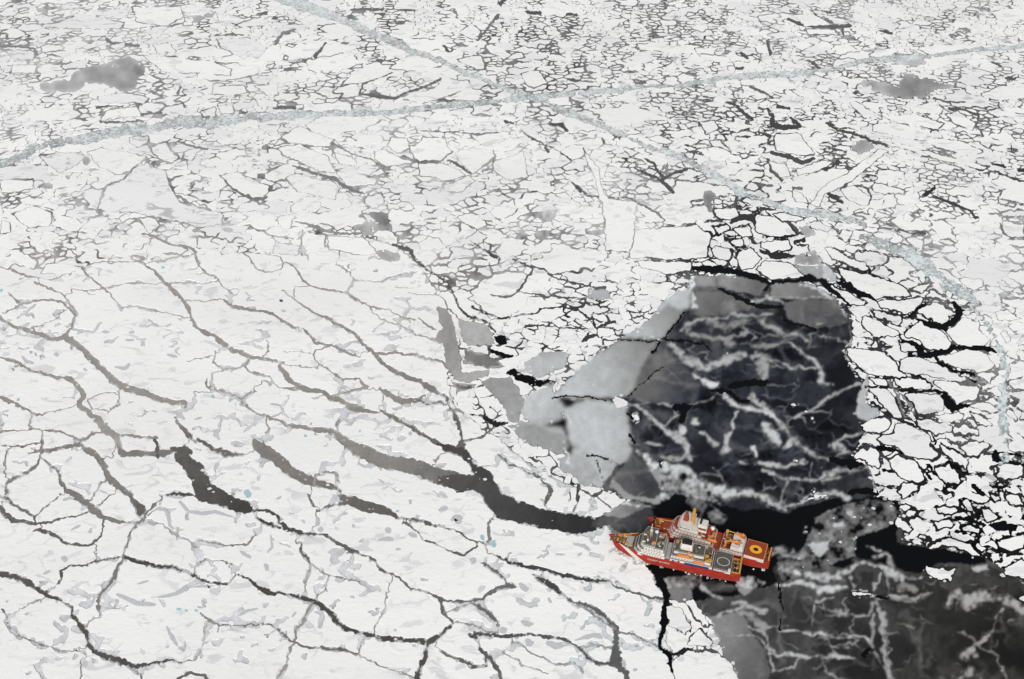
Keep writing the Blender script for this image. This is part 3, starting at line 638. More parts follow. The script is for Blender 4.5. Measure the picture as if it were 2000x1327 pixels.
# narrow openings cut back through the young ice
SLITS = [('P', s) for s in ("700,480,10 800,360,10", "710,480,8 830,490,9 880,510,8", "960,250,14 1080,300,18 1130,330,22 1250,330,16", "1260,390,10 1330,420,14 1410,440,12", "540,740,5 640,650,5 700,610,4", "200,750,7 350,750,8 440,765,4", "340,1015,6 440,1030,8",
    "1030,695,32 1165,682,32", "930,710,14 1000,720,18 1050,770,16 1100,770,14", "770,800,35 810,800,40 790,860,35", "1190,210,10 1180,250,10", "525,830,10 560,850,8", "380,1040,5 420,1150,5", "880,500,5 920,530,5", "510,480,6 690,490,6", "650,545,10 690,500,14", "545,920,10 570,960,9", "1480,1040,30 1560,1050,30", "1560,1190,25 1650,1180,30 1690,1190,25", "1560,1060,40 1640,1040,30")] + [
    ('H', s) for s in ("640,790,10 640,880,14 650,930,6", "1100,1190,30 1130,1160,16", "640,1000,10 650,1060,10", "1160,865,14 1240,870,14", "870,960,5 830,900,5")]

# ship channels filled with brash: sheet, "x,y,width"
CHANNELS = [
 ('A', 1.0, "-300,980,50 -100,950,55 0,920,60 280,800,85 500,775,105 700,735,100 850,720,85 1000,690,85 1200,680,85 1400,660,75 1600,640,65 1800,640,55 2000,640,55"),
 ('B', 1.0, "140,640,60 400,610,65 700,590,50 900,570,42 1100,545,55 1300,530,55 1500,510,46 1700,490,42 2000,470,38"),
 ('C', 1.0, "140,462,45 400,430,50 600,415,50 800,405,45 950,385,36 1100,340,45 1300,330,45 1500,310,45 1700,285,38 2000,260,38 2400,220,35"),
 ('A', 1.0, "1200,-180,100 1600,0,95 1800,70,80 2000,150,70"),
 ('B', 1.0, "130,150,70 300,220,62 450,290,54 600,350,54 750,410,46 900,470,42 1050,530,46 1200,570,55 1300,630,55 1450,690,46 1600,750,46 1750,810,50 1900,870,50 2000,910,55"),
 ('C', 1.0, "140,910,55 200,940,55 330,1010,65 450,1080,60 560,1130,55 700,1165,55 850,1200,62 1000,1220,55 1100,1260,55"),
 ('I', 1.0, "1100,90,60 1250,150,80 1400,220,95 1500,290,105 1600,370,105 1700,450,75"),
 ('I', .72, "1700,450,70 1760,530,55 1820,620,45 1870,720,45 1900,830,80 1890,950,80 1880,1080,80 1880,1200,80 1900,1400,60"),
]

# pools and bare patches on the floes: sheet, look, "x,y,width ..."
POOLS = [
 ('F', 'g', "800,420,20 870,370,28 930,380,25 950,470,22 1000,520,25"), ('F', 'g', "1000,330,30 1050,390,28 1130,400,28 1200,390,26 1330,430,20"), ('F', 'g', "880,870,22 980,850,30 1060,800,35 1200,810,28"),
 ('F', 'g', "650,850,30 760,900,40 870,910,30"), ('F', 'g', "765,795,14 830,775,18"), ('F', 'g', "1480,680,25 1495,720,30"), ('F', 'g', "1510,520,14 1520,590,18 1490,620,14"), ('F', 'g', "395,495,14 450,465,20"),
 ('F', 'g', "1290,1000,18 1360,950,24 1440,930,20"), ('F', 'g', "930,1030,18 960,1090,25 990,1140,22"), ('F', 'g', "460,1240,50 490,1240,50"), ('F', 'g', "890,1260,28 910,1250,28"), ('F', 'g', "1000,1240,30 1020,1240,30"), ('F', 'g', "350,640,40 370,670,40"),
 ('F', 'g', "240,740,18 280,720,22"), ('F', 'b', "1370,270,40 1395,310,45"), ('F', 'b', "1820,110,40 1830,140,40"), ('F', 'b', "985,935,16 1010,935,20"), ('F', 'b', "1030,940,16 1048,945,16"), ('F', 'b', "1085,940,18 1105,945,18"), ('F', 'b', "1290,290,30 1320,295,26"),
 ('F', 'g', "1340,610,25 1400,650,30"), ('F', 'g', "550,270,12 600,290,12"), ('F', 'g', "1780,480,40 1800,500,40"), ('F', 'g', "930,1140,22 940,1150,22"), ('F', 'g', "1130,880,18 1140,930,24"), ('F', 'g', "1630,980,14 1650,950,16"),
 ('G', 'g', "590,385,30 640,365,40"), ('G', 'g', "660,440,30 700,420,50 700,460,40"), ('G', 'g', "250,550,18 310,540,35 340,550,25"), ('G', 'g', "300,480,35 320,510,30"), ('G', 'g', "770,650,50 790,680,50"), ('G', 'b', "830,520,25 840,550,25"), ('G', 'b', "890,550,40 900,590,30"),
 ('G', 'g', "1040,790,30 1090,830,45"), ('G', 'g', "1050,1000,30 1090,1020,40 1120,1015,25"), ('G', 'b', "1550,770,30 1590,790,40 1640,830,40"), ('G', 'b', "1050,670,25 1060,685,25"), ('G', 'b', "1110,700,16 1180,712,26"), ('G', 'g', "920,1040,40 970,1060,50"), ('G', 'g', "1350,1110,18 1450,1080,40 1560,1090,40"),
 ('G', 'g', "1080,1100,40 1110,1140,50"), ('G', 'g', "1190,1120,40 1240,1140,50 1320,1130,30"), ('G', 'g', "460,415,30 485,425,30"), ('G', 'g', "1340,570,20 1400,580,26 1450,620,18"), ('G', 'b', "350,390,14 370,385,14"), ('G', 'g', "570,560,25 620,600,20"), ('G', 'b', "1380,780,14 1400,790,16"), ('G', 'b', "660,195,20 710,200,22"),
 ('G', 'g', "420,510,30 470,530,30"), ('G', 'g', "110,460,18 120,480,20"), ('G', 'g', "350,600,20 380,600,20"), ('G', 'b', "1330,900,30 1370,910,26"), ('G', 'g', "1200,870,18 1220,900,18"),
 ('D', 'b', "1150,130,25 1140,160,30"), ('D', 'b', "1190,175,30 1260,165,45 1320,150,35"), ('D', 'b', "1440,65,20 1470,75,20"), ('D', 'b', "1180,990,30 1195,980,30"), ('D', 'b', "1280,1000,40 1295,1005,40"), ('D', 'b', "1730,1135,22 1740,1140,22"), ('D', 'b', "0,390,20 15,395,25"), ('D', 'b', "900,265,16 920,265,16"),
 ('D', 'g', "640,820,20 700,830,25 725,800,20"), ('D', 'g', "570,625,20 610,625,20"), ('D', 'g', "720,630,20 750,625,20"), ('D', 'g', "930,750,18 990,765,22"), ('D', 'g', "120,760,18 150,790,25 190,800,22"), ('D', 'g', "230,750,20 250,770,20"), ('D', 'g', "310,760,30 320,740,25"), ('D', 'g', "1560,445,20 1580,450,20"), ('D', 'g', "1570,505,18 1595,510,18"),
 ('D', 'g', "700,670,18 750,670,18"), ('D', 'g', "1240,50,30 1300,60,35"), ('D', 'g', "150,510,14 200,470,20"), ('D', 'b', "50,830,20 65,810,20"), ('D', 'b', "95,1000,25 110,1005,22"), ('D', 'g', "470,840,30 480,830,30"), ('D', 'b', "1700,1210,22 1710,1200,20"),
 ('E', 'g', "575,1175,18 585,1180,18"), ('E', 'g', "850,1190,25 870,1195,25"), ('E', 'g', "130,450,18 150,455,18"), ('E', 'g', "1900,235,20 1930,230,18"), ('S', 'b', "930,1195,45 960,1190,55"), ('S', 'b', "1040,1200,30 1090,1195,20"),
]

# ------------------------------------------------------------------ the ice field on a survey grid
U0, U1, V0, V1 = -260, 2260, -110, 1470       # a margin round the frame
NW, NH = U1 - U0, V1 - V0
uu = (np.arange(NW) + U0 + 0.5).astype(np.float32)
vv = (np.arange(NH) + V0 + 0.5).astype(np.float32)
_yn = (CY - vv) / FOCAL
ROW_T = CAM_H / (SP - _yn * CP)
ROW_MX = (ROW_T / FOCAL).astype(np.float32)                     # metres per cell across
_Y = ROW_T * (CP + _yn * SP)
ROW_MY = np.abs(np.gradient(_Y)).astype(np.float32)             # metres per cell in depth
GY = _Y.astype(np.float32)[:, None] * np.ones((1, NW), np.float32)
GX = (ROW_T[:, None] * ((uu - CX) / FOCAL)[None, :]).astype(np.float32)

def smooth_noise(step, seed):
    r = np.random.default_rng(seed)
    gh, gw = int(NH / step) + 3, int(NW / step) + 3
    g = r.random((gh, gw)).astype(np.float32) * 2 - 1
    y = np.arange(NH, dtype=np.float32) / step
    x = np.arange(NW, dtype=np.float32) / step
    y0, x0 = y.astype(int), x.astype(int)
    fy, fx = y - y0, x - x0
    fy, fx = fy * fy * (3 - 2 * fy), fx * fx * (3 - 2 * fx)
    rows = g[y0] * (1 - fy)[:, None] + g[y0 + 1] * fy[:, None]
    return rows[:, x0] * (1 - fx)[None, :] + rows[:, x0 + 1] * fx[None, :]

near = np.clip((vv + 700) / 1400, 0.6, 1.0)[:, None].astype(np.float32)
warp_u = (smooth_noise(46, 1) * 5 + smooth_noise(17, 2) * 3.2 + smooth_noise(6, 3) * 2.6 + smooth_noise(3, 33) * 1.6) * near
warp_v = (smooth_noise(46, 4) * 3.2 + smooth_noise(17, 5) * 2.0 + smooth_noise(6, 6) * 1.7 + smooth_noise(3, 36) * 1.0) * near
iu = np.clip((np.arange(NW)[None, :] + warp_u).round().astype(np.int32), 0, NW - 1)
iv = np.clip((np.arange(NH)[:, None] + warp_v).round().astype(np.int32), 0, NH - 1)
WIDX = iv * NW + iu
def warped(a):
    return a.reshape(-1, *a.shape[2:])[WIDX]

def poly_mask(poly):
    """boolean block and its window for an outline in frame positions"""
    p = np.array(poly, dtype=np.float64)[:, :2] - (U0, V0)
    x0, x1 = max(0, int(p[:, 0].min()) - 1), min(NW, int(p[:, 0].max()) + 2)
    y0, y1 = max(0, int(p[:, 1].min()) - 1), min(NH, int(p[:, 1].max()) + 2)
    if x1 <= x0 or y1 <= y0:
        return None
    xs = np.arange(x0, x1) + 0.5
    ys = np.arange(y0, y1) + 0.5
    m = np.zeros((y1 - y0, x1 - x0), bool)
    n = len(p)
    for i in range(n):
        ax, ay = p[i]; bx, by = p[(i + 1) % n]
        if ay == by:
            continue
        c = (ys > min(ay, by)) & (ys <= max(ay, by))
        if not c.any():
            continue
        xi = ax + (ys[c] - ay) / (by - ay) * (bx - ax)
        m[c] ^= xs[None, :] < xi[:, None]
    return m, (slice(y0, y1), slice(x0, x1)), xs, ys

def stroke_field(line, squash=1.0, pad=2.0):
    """distance / half width along a polyline: blocks (window, ratio, position 0..1)"""
    P = np.array(line, dtype=np.float64)
    seg = np.hypot(*(P[1:, :2] - P[:-1, :2]).T)
    tot = max(seg.sum(), 1e-6)
    acc = 0.0
    for i in range(len(P) - 1):
        a, b = P[i], P[i + 1]
        r = max(a[2], b[2]) * 0.5 * pad + 2
        x0, x1 = int(min(a[0], b[0]) - r - U0), int(max(a[0], b[0]) + r - U0) + 2
        y0, y1 = int(min(a[1], b[1]) - r - V0), int(max(a[1], b[1]) + r - V0) + 2
        x0, y0, x1, y1 = max(0, x0), max(0, y0), min(NW, x1), min(NH, y1)
        if x1 <= x0 or y1 <= y0:
            acc += seg[i]; continue
        X = uu[x0:x1][None, :]; Y = vv[y0:y1][:, None]
        d = b[:2] - a[:2]
        L2 = max(float(d @ d), 1e-6)
        t = np.clip(((X - a[0]) * d[0] + (Y - a[1]) * d[1]) / L2, 0, 1)
        dx, dy = X - (a[0] + t * d[0]), (Y - (a[1] + t * d[1])) * squash
        hw = 0.5 * (a[2] + (b[2] - a[2]) * t)
        yield (slice(y0, y1), slice(x0, x1)), np.hypot(dx, dy) / np.maximum(hw, 0.45), (acc + t * seg[i]) / tot
        acc += seg[i]

def box_blur(a, r):
    for ax in (0, 1):
        c = np.cumsum(a, axis=ax, dtype=np.float64)
        pad = [(0, 0), (0, 0)]; pad[ax] = (r + 1, r)
        c = np.pad(c, pad, mode='edge')
        n = a.shape[ax]
        hi = np.take(c, np.arange(2 * r + 1, 2 * r + 1 + n), axis=ax); lo = np.take(c, np.arange(0, n), axis=ax)
        a = ((hi - lo) / (2 * r + 1)).astype(np.float32)
    return a
PU_, PV_ = np.meshgrid(uu, vv)
# --- local character of the pack: gap tone (left and far mist painted in), gap width (m), chance of 24 m and 52 m floes
CONTROL = np.array([
 # u, v, tone, gap, p24, p52
 (100, 60, .32, 2.0, .6, .25), (350, 120, .27, 2.0, .5, .18), (600, 60, .16, 1.3, .5, .15), (150, 380, .36, 2.2, .6, .22), (420, 330, .33, 2.2, .5, .15), (600, 380, .36, 2.1, .6, .18),
 (850, 60, .12, 1.4, .45, .15), (1050, 60, .10, 1.9, .45, .12), (1250, 50, .13, 1.8, .4, .1), (850, 280, .34, 1.9, .6, .25), (1050, 320, .38, 1.7, .5, .2), (1100, 420, .36, 2.0, .4, .1), (900, 440, .37, 1.9, .5, .15), (1250, 420, .36, 1.5, .6, .3),
 (1300, 260, .1, 2.0, .45, .12), (1450, 120, .14, 1.8, .4, .1), (1600, 60, .2, 1.4, .35, .08), (1850, 60, .2, 1.2, .4, .2), (1500, 260, .06, 2.2, .5, .14), (1650, 220, .08, 1.9, .5, .15), (1900, 230, .09, 1.5, .5, .25), (1600, 340, .1, 1.6, .4, .15), (1850, 380, .13, 1.5, .4, .1),
 (1750, 440, .28, 1.9, .45, .1), (1900, 500, .32, 1.8, .5, .12), (1980, 620, .32, 1.8, .5, .12), (1950, 800, .14, 2.2, .75, .1), (1850, 950, .008, 2.8, .85, .12), (1950, 1050, .008, 2.6, .85, .15), (1400, 470, .012, 3.0, .6, .08), (1480, 450, .012, 3.0, .6, .08), (1150, 600, .05, 1.7, .4, .1), (1000, 560, .25, 1.6, .6, .3), (1050, 660, .06, 1.8, .3, .05),
 (1000, 800, .1, 1.6, .35, .1), (1700, 560, .01, 2.2, .6, .08), (1800, 640, .008, 2.9, .7, .08), (1740, 760, .015, 2.3, .6, .1), (1760, 860, .03, 2.0, .4, .1), (700, 600, .33, .7, .8, .85), (200, 700, .33, .7, .8, .9), (400, 1100, .2, .7, .8, .9), (900, 1200, .15, .8, .8, .9), (1700, 1250, .08, 1.6, .3, .1), (0, 1450, .12, .9, .8, .9), (-200, 900, .25, .9, .8, .8), (2200, 900, .03, 2.2, .3, .1), (2200, 200, .12, 1.5, .4, .2)], dtype=np.float32)
def control(u, v):
    d2 = (u[..., None] - CONTROL[:, 0]) ** 2 + (1.6 * (v[..., None] - CONTROL[:, 1])) ** 2 + 900.0
    w = d2 ** -1.6
    w /= w.sum(-1, keepdims=True)
    return w @ CONTROL[:, 2:]
_cg = control(*np.meshgrid(np.arange(U0, U1 + 21, 20, dtype=np.float32), np.arange(V0, V1 + 21, 20, dtype=np.float32)))
def upsample(g, step=20):
    y = np.arange(NH) / step; x = np.arange(NW) / step
    y0, x0 = y.astype(int), x.astype(int)
    fy, fx = (y - y0).astype(np.float32)[:, None], (x - x0).astype(np.float32)[None, :]
    rows = g[y0] * (1 - fy) + g[y0 + 1] * fy
    return rows[:, x0] * (1 - fx) + rows[:, x0 + 1] * fx
GAP_TONE, GAP_W = upsample(_cg[..., 0].astype(np.float32)), upsample(_cg[..., 1].astype(np.float32))

# --- background pack: cells on the sea, gathered into floes of several sizes
CELL = 9.6
def cell_seed(i, j, cell, salt):
    h = (i.astype(np.int64) * 73856093) ^ (j.astype(np.int64) * 19349663) ^ (salt * 83492791)
    h = (h ^ (h >> 13)) * 1274126177
    h = h & 0x7fffffff
    h2 = ((h * 1103515245 + 12345) >> 7) & 0xffff
    return (h & 0xffff).astype(np.float32) / 65536.0, h2.astype(np.float32) / 65536.0
_xmin, _ymin = float(GX.min()), float(GY.min())
NI = int((GX.max() - _xmin) / CELL) + 6
NJ = int((GY.max() - _ymin) / CELL) + 6
_I, _J = np.meshgrid(np.arange(NI), np.arange(NJ))
_sx, _sy = cell_seed(_I, _J, CELL, 1)
SX = ((_I + 0.04 + 0.92 * _sx - 2) * CELL + _xmin).astype(np.float32)
SY = ((_J + 0.04 + 0.92 * _sy - 2) * CELL + _ymin).astype(np.float32)
_gone = cell_seed(_I, _J, CELL, 31)[0] < 0.36
SX_ = np.where(_gone, 1e7, SX).astype(np.float32)
def nearest_coarse(x, y, cell, salt, ang, stretch):
    c, s = math.cos(ang), math.sin(ang)
    X = (x * c + y * s) / stretch; Y = (-x * s + y * c)
    i0, j0 = np.floor(X / cell).astype(int), np.floor(Y / cell).astype(int)
    best = np.full(x.shape, 1e18, np.float32); bid = np.zeros(x.shape, np.int64)
    for di in (-1, 0, 1):
        for dj in (-1, 0, 1):
            i, j = i0 + di, j0 + dj
            a, b = cell_seed(i, j, cell, salt)
            d = (X - (i + a) * cell) ** 2 + (Y - (j + b) * cell) ** 2
            m = d < best
            best = np.where(m, d, best); bid = np.where(m, (i + 5000) * 10000 + (j + 5000), bid)
    return bid
_su, _sv = to_photo(SX, SY)
_c = control(np.clip(_su, U0, U1).astype(np.float32), np.clip(_sv, V0, V1).astype(np.float32))
_b1 = nearest_coarse(SX, SY, 25.0, 5, 0.35, 1.25)
_b2 = nearest_coarse(SX, SY, 50.0, 9, 0.35, 1.5)
def hash01(a, salt):
    h = (a.astype(np.int64) * 2654435761 + salt * 97531) & 0xffffffff
    h = ((h ^ (h >> 15)) * 2246822519) & 0xffffffff
    return ((h ^ (h >> 13)) & 0xffffff).astype(np.float32) / float(0x1000000)
_id = (_J * NI + _I).astype(np.int64)
_id = np.where(hash01(_b1, 1) < _c[..., 2], 10_000_000 + _b1, _id)
_id = np.where(hash01(_b2, 2) < _c[..., 3], 200_000_000 + _b2, _id)
_uniq, SEED_FLOE = np.unique(_id, return_inverse=True)
SEED_FLOE = SEED_FLOE.reshape(_id.shape).astype(np.int32) + 1
LAB = np.zeros((NH, NW), np.int32); BLK = np.zeros((NH, NW), np.int32)
SEED_BLK = np.unique(_b1, return_inverse=True)[1].reshape(_b1.shape).astype(np.int32) + 1
_wob = (smooth_noise(9, 21) * 1.6 + smooth_noise(4, 22) * 0.8)
_wob2 = (smooth_noise(9, 23) * 1.6 + smooth_noise(4, 24) * 0.8)
for r0 in range(0, NH, 120):
    r1 = min(NH, r0 + 120)
    x = GX[r0:r1] + _wob[r0:r1]; y = GY[r0:r1] + _wob2[r0:r1] * 1.4
    i0 = np.clip(np.floor((x - _xmin) / CELL).astype(np.int32) + 2, 1, NI - 2)
    j0 = np.clip(np.floor((y - _ymin) / CELL).astype(np.int32) + 2, 1, NJ - 2)
    best = np.full(x.shape, 1e18, np.float32); lab = np.zeros(x.shape, np.int32); lab2 = np.zeros(x.shape, np.int32)
    for di in (-1, 0, 1):
        for dj in (-1, 0, 1):
            k = (j0 + dj) * NI + (i0 + di)
            d = (x - SX_.ravel()[k]) ** 2 * 0.72 + (y - SY.ravel()[k]) ** 2 * 1.2
            m = d < best
            best[m] = d[m]; lab[m] = SEED_FLOE.ravel()[k][m]; lab2[m] = SEED_BLK.ravel()[k][m]
    LAB[r0:r1] = lab; BLK[r0:r1] = lab2
NPACK = int(SEED_FLOE.max()) + 1

# --- surveyed leads, floes, sheets: drawn straight, then roughened together
hand = np.zeros((NH, NW), np.int32)           # -1 opened, >0 surveyed floe, -2 young ice sheet or water
tone = np.full((NH, NW), -1, np.float32)
dleads = np.full((NH, NW), 9e3, np.float32)   # ratio to nearest lead, for closing the left hand floes
def gradient(t, sheet, xs, ys):
    if not isinstance(t, tuple):
        return t
    ox, oy, k = SHEETS[sheet]
    ax, ay = ox + t[1] * k - U0, oy + t[2] * k - V0
    bx, by = ox + t[4] * k - U0, oy + t[5] * k - V0
    dx, dy = bx - ax, by - ay
    f = np.clip(((xs[None, :] - ax) * dx + (ys[:, None] - ay) * dy) / (dx * dx + dy * dy), 0, 1)
    return (t[0] + (t[3] - t[0]) * f).astype(np.float32)
for sheet, t, text in SHEETS_OF_COVER:
    r = poly_mask(pts(sheet, text))
    if r is None: continue
    m, win, xs, ys = r
    g = gradient(t, sheet, xs, ys)
    tone[win] = np.where(m, g, tone[win])
    hand[win] = np.where(m, -2, hand[win])
channel = np.zeros((NH, NW), np.float32)
for sheet, weight, text in CHANNELS:
    for win, q, _ in stroke_field([(a, b, c * 0.68) for a, b, c in pts(sheet, text)], squash=1.0):
        channel[win] = np.maximum(channel[win], np.clip(1.5 - q, 0, 1) * weight)
lead_mask = np.zeros((NH, NW), bool)
def taper_ends(line):
    """leads pinch out at their ends"""
    out = list(line)
    for i, j in ((0, 1), (-1, -2)):
        a, b, c = out[i]
        if c > 7.5: out[i] = (a, b, c * 0.45)
    return out
for sheet, t, text in LEADS:
    t0, t1 = t if isinstance(t, tuple) else (t, t)
    for win, q, f in stroke_field(taper_ends([(a, b, c * 0.82) for a, b, c in pts(sheet, text)])):
        m = q < 1
        tone[win] = np.where(m, t0 + (t1 - t0) * f, tone[win])
        hand[win] = np.where(m, -1, hand[win])
        lead_mask[win] |= m
FLOE_LIST = [(l.split()[0], l.split()[1:]) for l in FLOES.strip().splitlines()]
for k, (sheet, toks) in enumerate(FLOE_LIST):
    r = poly_mask(pts(sheet, ' '.join(toks)))
    if r is None: continue
    m, win, xs, ys = r
    hand[win] = np.where(m, NPACK + 1 + k, hand[win])
NHAND = NPACK + 1 + len(FLOE_LIST)

# --- close the surveyed leads of the left foreground into floes (flooding from the floe middles)
FG = [(-259, 530), (-100, 520), (17, 523), (52, 544), (105, 548), (166, 524), (189, 512), (287, 514), (350, 505), (380, 496), (469, 496), (525, 498), (574, 467), (591, 451), (637, 461), (675, 456), (769, 479), (820, 520), (860, 580), (905, 640), (885, 700), (875, 745), (890, 800), (960, 850), (1080, 935), (1140, 960), (1215, 1005), (1200, 1040), (1250, 1080), (1300, 1170), (1300, 1230), (1320, 1290), (1330, 1400), (-259, 1400)]
m, win, _, _ = poly_mask(FG)
fg = np.zeros((NH, NW), bool); fg[win] = m
ST = 3
hh, ww = NH // ST, NW // ST
blk = (lead_mask[:hh * ST, :ww * ST].reshape(hh, ST, ww, ST).any((1, 3)))
fgs = fg[ST // 2:hh * ST:ST, ST // 2:ww * ST:ST][:hh, :ww]
blk |= ~fgs
D = np.where(blk, 0.0, 1e4).astype(np.float32)
rr = 1.45   # depth foreshortened: a row counts for more
for _ in range(90):
    D[1:] = np.minimum(D[1:], D[:-1] + rr); D[:-1] = np.minimum(D[:-1], D[1:] + rr)
    D[:, 1:] = np.minimum(D[:, 1:], D[:, :-1] + 1); D[:, :-1] = np.minimum(D[:, :-1], D[:, 1:] + 1)
    D[1:, 1:] = np.minimum(D[1:, 1:], D[:-1, :-1] + 1.76); D[:-1, :-1] = np.minimum(D[:-1, :-1], D[1:, 1:] + 1.76)
    D[1:, :-1] = np.minimum(D[1:, :-1], D[:-1, 1:] + 1.76); D[:-1, 1:] = np.minimum(D[:-1, 1:], D[1:, :-1] + 1.76)
D += rng.random(D.shape).astype(np.float32) * 0.3 * (D > 0)
order = np.argsort(-D, axis=None)
order = order[D.ravel()[order] > 0]
par = np.full(hh * ww, -1, np.int64); peak = {}
def find(a):
    while par[a] != a:
        par[a] = par[par[a]]; a = par[a]
    return a
Dr = D.ravel()
par_l = par
for c in order.tolist():
    d = Dr[c]
    roots = []
    for n in (c - 1, c + 1, c - ww, c + ww):
        if 0 <= n < hh * ww and par_l[n] >= 0:
            r_ = find(n)
            if r_ not in roots: roots.append(r_)
    if not roots:
        par_l[c] = c; peak[c] = d; continue
    roots.sort(key=lambda r_: -peak[r_])
    par_l[c] = roots[0]
    for r_ in roots[1:]:
        if d > 0.60 * peak[r_] or peak[r_] < 3.2:
            par_l[r_] = roots[0]
segs = np.zeros(hh * ww, np.int64)
for c in order.tolist():
    segs[c] = find(c) + 1
_, seg_id = np.unique(segs, return_inverse=True)
seg_id = seg_id.reshape(hh, ww)
seg_full = np.zeros((NH, NW), np.int32)
seg_full[:hh * ST, :ww * ST] = np.repeat(np.repeat(seg_id, ST, 0), ST, 1)
# cells swallowed by the coarse lead mask take the floe next to them
for _ in range(6):
    z = seg_full == 0
    for sh, ax in ((1, 0), (-1, 0), (1, 1), (-1, 1)):
        s = np.roll(seg_full, sh, ax)
        seg_full = np.where(z & (seg_full == 0), s, seg_full)
NSEG0 = NHAND + 1
base = np.where(fg & (seg_full > 0), NSEG0 + seg_full, 0).astype(np.int32)

hand_w, tone_w, base_w, chan_w = warped(hand), warped(tone), warped(base), warped(channel)
LAB = np.where(base_w > 0, base_w, LAB)
LAB = np.where(hand_w > 0, hand_w, LAB)
edge_src = LAB.copy()

# --- gap between neighbours: metres to the nearest border
E = np.full((NH, NW), 1e3, np.float32)
for sh, ax, c in ((1, 0, ROW_MY[:, None] * 0.31), (-1, 0, ROW_MY[:, None] * 0.31), (1, 1, ROW_MX[:, None] * 0.62), (-1, 1, ROW_MX[:, None] * 0.62)):
    E = np.where(np.roll(edge_src, sh, ax) != edge_src, np.minimum(E, c), E)
cy, cx = ROW_MY[:, None] * 0.62, ROW_MX[:, None] * 1.25
cd = np.hypot(cy, cx)
for _ in range(11):
    E[1:] = np.minimum(E[1:], E[:-1] + cy[1:]); E[:-1] = np.minimum(E[:-1], E[1:] + cy[:-1])
    E[:, 1:] = np.minimum(E[:, 1:], E[:, :-1] + cx); E[:, :-1] = np.minimum(E[:, :-1], E[:, 1:] + cx)
wn_ = 0.32 + 0.4 * smooth_noise(70, 41) + 0.6 * smooth_noise(22, 42) + 0.55 * smooth_noise(9, 43)
width = GAP_W * np.clip(0.03 + 2.0 * wn_, 0.0, 3.2)
is_hand = hand_w > 0
width = np.where(base_w > 0, 0.55 + 0.5 * np.clip(wn_, 0, 1), width)
width = np.where(is_hand, np.maximum(width, np.where(GAP_TONE < 0.06, 0.95, 0.5) * GAP_W), width)
gap = E < 0.5 * width
# healed joints within the left hand floes: broken lines of grey ice
E2 = np.full((NH, NW), 1e3, np.float32)
for sh, ax, c in ((1, 0, ROW_MY[:, None] * 0.4), (-1, 0, ROW_MY[:, None] * 0.4), (1, 1, ROW_MX[:, None] * 0.5), (-1, 1, ROW_MX[:, None] * 0.5)):
    E2 = np.where(np.roll(BLK, sh, ax) != BLK, np.minimum(E2, c), E2)
for _ in range(8):
    E2[1:] = np.minimum(E2[1:], E2[:-1] + cy[1:]); E2[:-1] = np.minimum(E2[:-1], E2[1:] + cy[:-1])
    E2[:, 1:] = np.minimum(E2[:, 1:], E2[:, :-1] + cx); E2[:, :-1] = np.minimum(E2[:, :-1], E2[:, 1:] + cx)
_k = smooth_noise(85, 45) * 0.5 + smooth_noise(34, 46) * 0.55 + smooth_noise(12, 47) * 0.4
healed = (base_w > 0) & (hand_w == 0) & (E2 < 1.25 * np.clip(_k + 0.12, 0, 1.4) + 3.0 * np.clip(_k - 0.3, 0, 1)) & (_k > 0.34) & (vv[:, None] > 400)
belt = (base_w > 0) & (hand_w == 0) & (E < 4.2 * np.clip(0.55 * smooth_noise(60, 48) + 0.5 * smooth_noise(24, 49) + 0.4 * smooth_noise(9, 50) + 0.02, 0, 1))
healed |= belt
gap |= healed
# some small cells are missing altogether: dark holes
far_sheet = (hand_w == -2) & (vv[:, None] < 520) & (PU_ < 1900)
_m = box_blur(box_blur(far_sheet.astype(np.float32), 6), 6)
melt_in = far_sheet & (_m + 0.3 * smooth_noise(7, 66) + 0.22 * smooth_noise(18, 67) < 0.62) & (warped(lead_mask) == False)
hand_w = np.where(melt_in, 0, hand_w); tone_w = np.where(melt_in, -1, tone_w)
miss = hash01(LAB, 77) < 0.025 + 0.16 * np.clip((0.06 - GAP_TONE) / 0.04, 0, 1)
gap |= miss & (LAB <= NPACK) & (np.append(_uniq, [1 << 40] * 9)[np.clip(LAB - 1, 0, len(_uniq))] < 10_000_000) & (base_w == 0)
gap |= hand_w < 0
# channels: broken to brash, no floes
n_ch = smooth_noise(5, 51) * 0.5 + smooth_noise(14, 52) * 0.5
in_chan = (chan_w + 0.45 * n_ch + 0.55 * (hash01(LAB, 91) - 0.5) > 0.55) & (hand_w <= 0)
gap |= in_chan
FLOE = np.where(gap, 0, LAB)

# --- young ice in the gaps, its left and far tones paled with painted mist
n1, n2, n3 = smooth_noise(60, 61), smooth_noise(20, 62), smooth_noise(7, 63)
cover = GAP_TONE * (1 + 0.35 * n1 + 0.45 * n2 + 0.35 * n3)
cover = np.where((base_w > 0) & (tone_w < 0), np.maximum(GAP_TONE, 0.3) * (1 + 0.2 * n2), cover)
cover = np.where(healed, 0.6 * (1 + 0.14 * n2 + 0.12 * n3), cover)
surv = tone_w >= 0
cover = np.where(surv, tone_w * (1 + 0.10 * n1 + 0.10 * n2 + 0.08 * n3), cover)
cover = np.where(far_sheet & (hand_w == -2), cover * (1 + 0.2 * n2) + np.clip(0.95 - _m, 0, 1) * 0.3, cover)
cover = np.where(vv[:, None] < 420, cover + 0.035 * np.clip((420 - vv[:, None]) / 300, 0, 1), cover)  # distance haze painted in: gaps grow paler towards the far field
cover = np.where(in_chan, 0.5 * (1 + 0.3 * n1 + 0.25 * n2 + 0.4 * n3), cover)
mottle = (hand_w == -2) & (tone_w > 0.1) & (tone_w < 0.31) & (PU_ > 1290) & (PV_ > 920) & ((PV_ < 1150) | (PU_ > 1700))
cover = np.where(mottle, cover * np.clip(0.75 + 0.9 * n2 + 0.7 * n3 + 0.5 * smooth_noise(3.4, 64), 0.02, 1.9), cover)
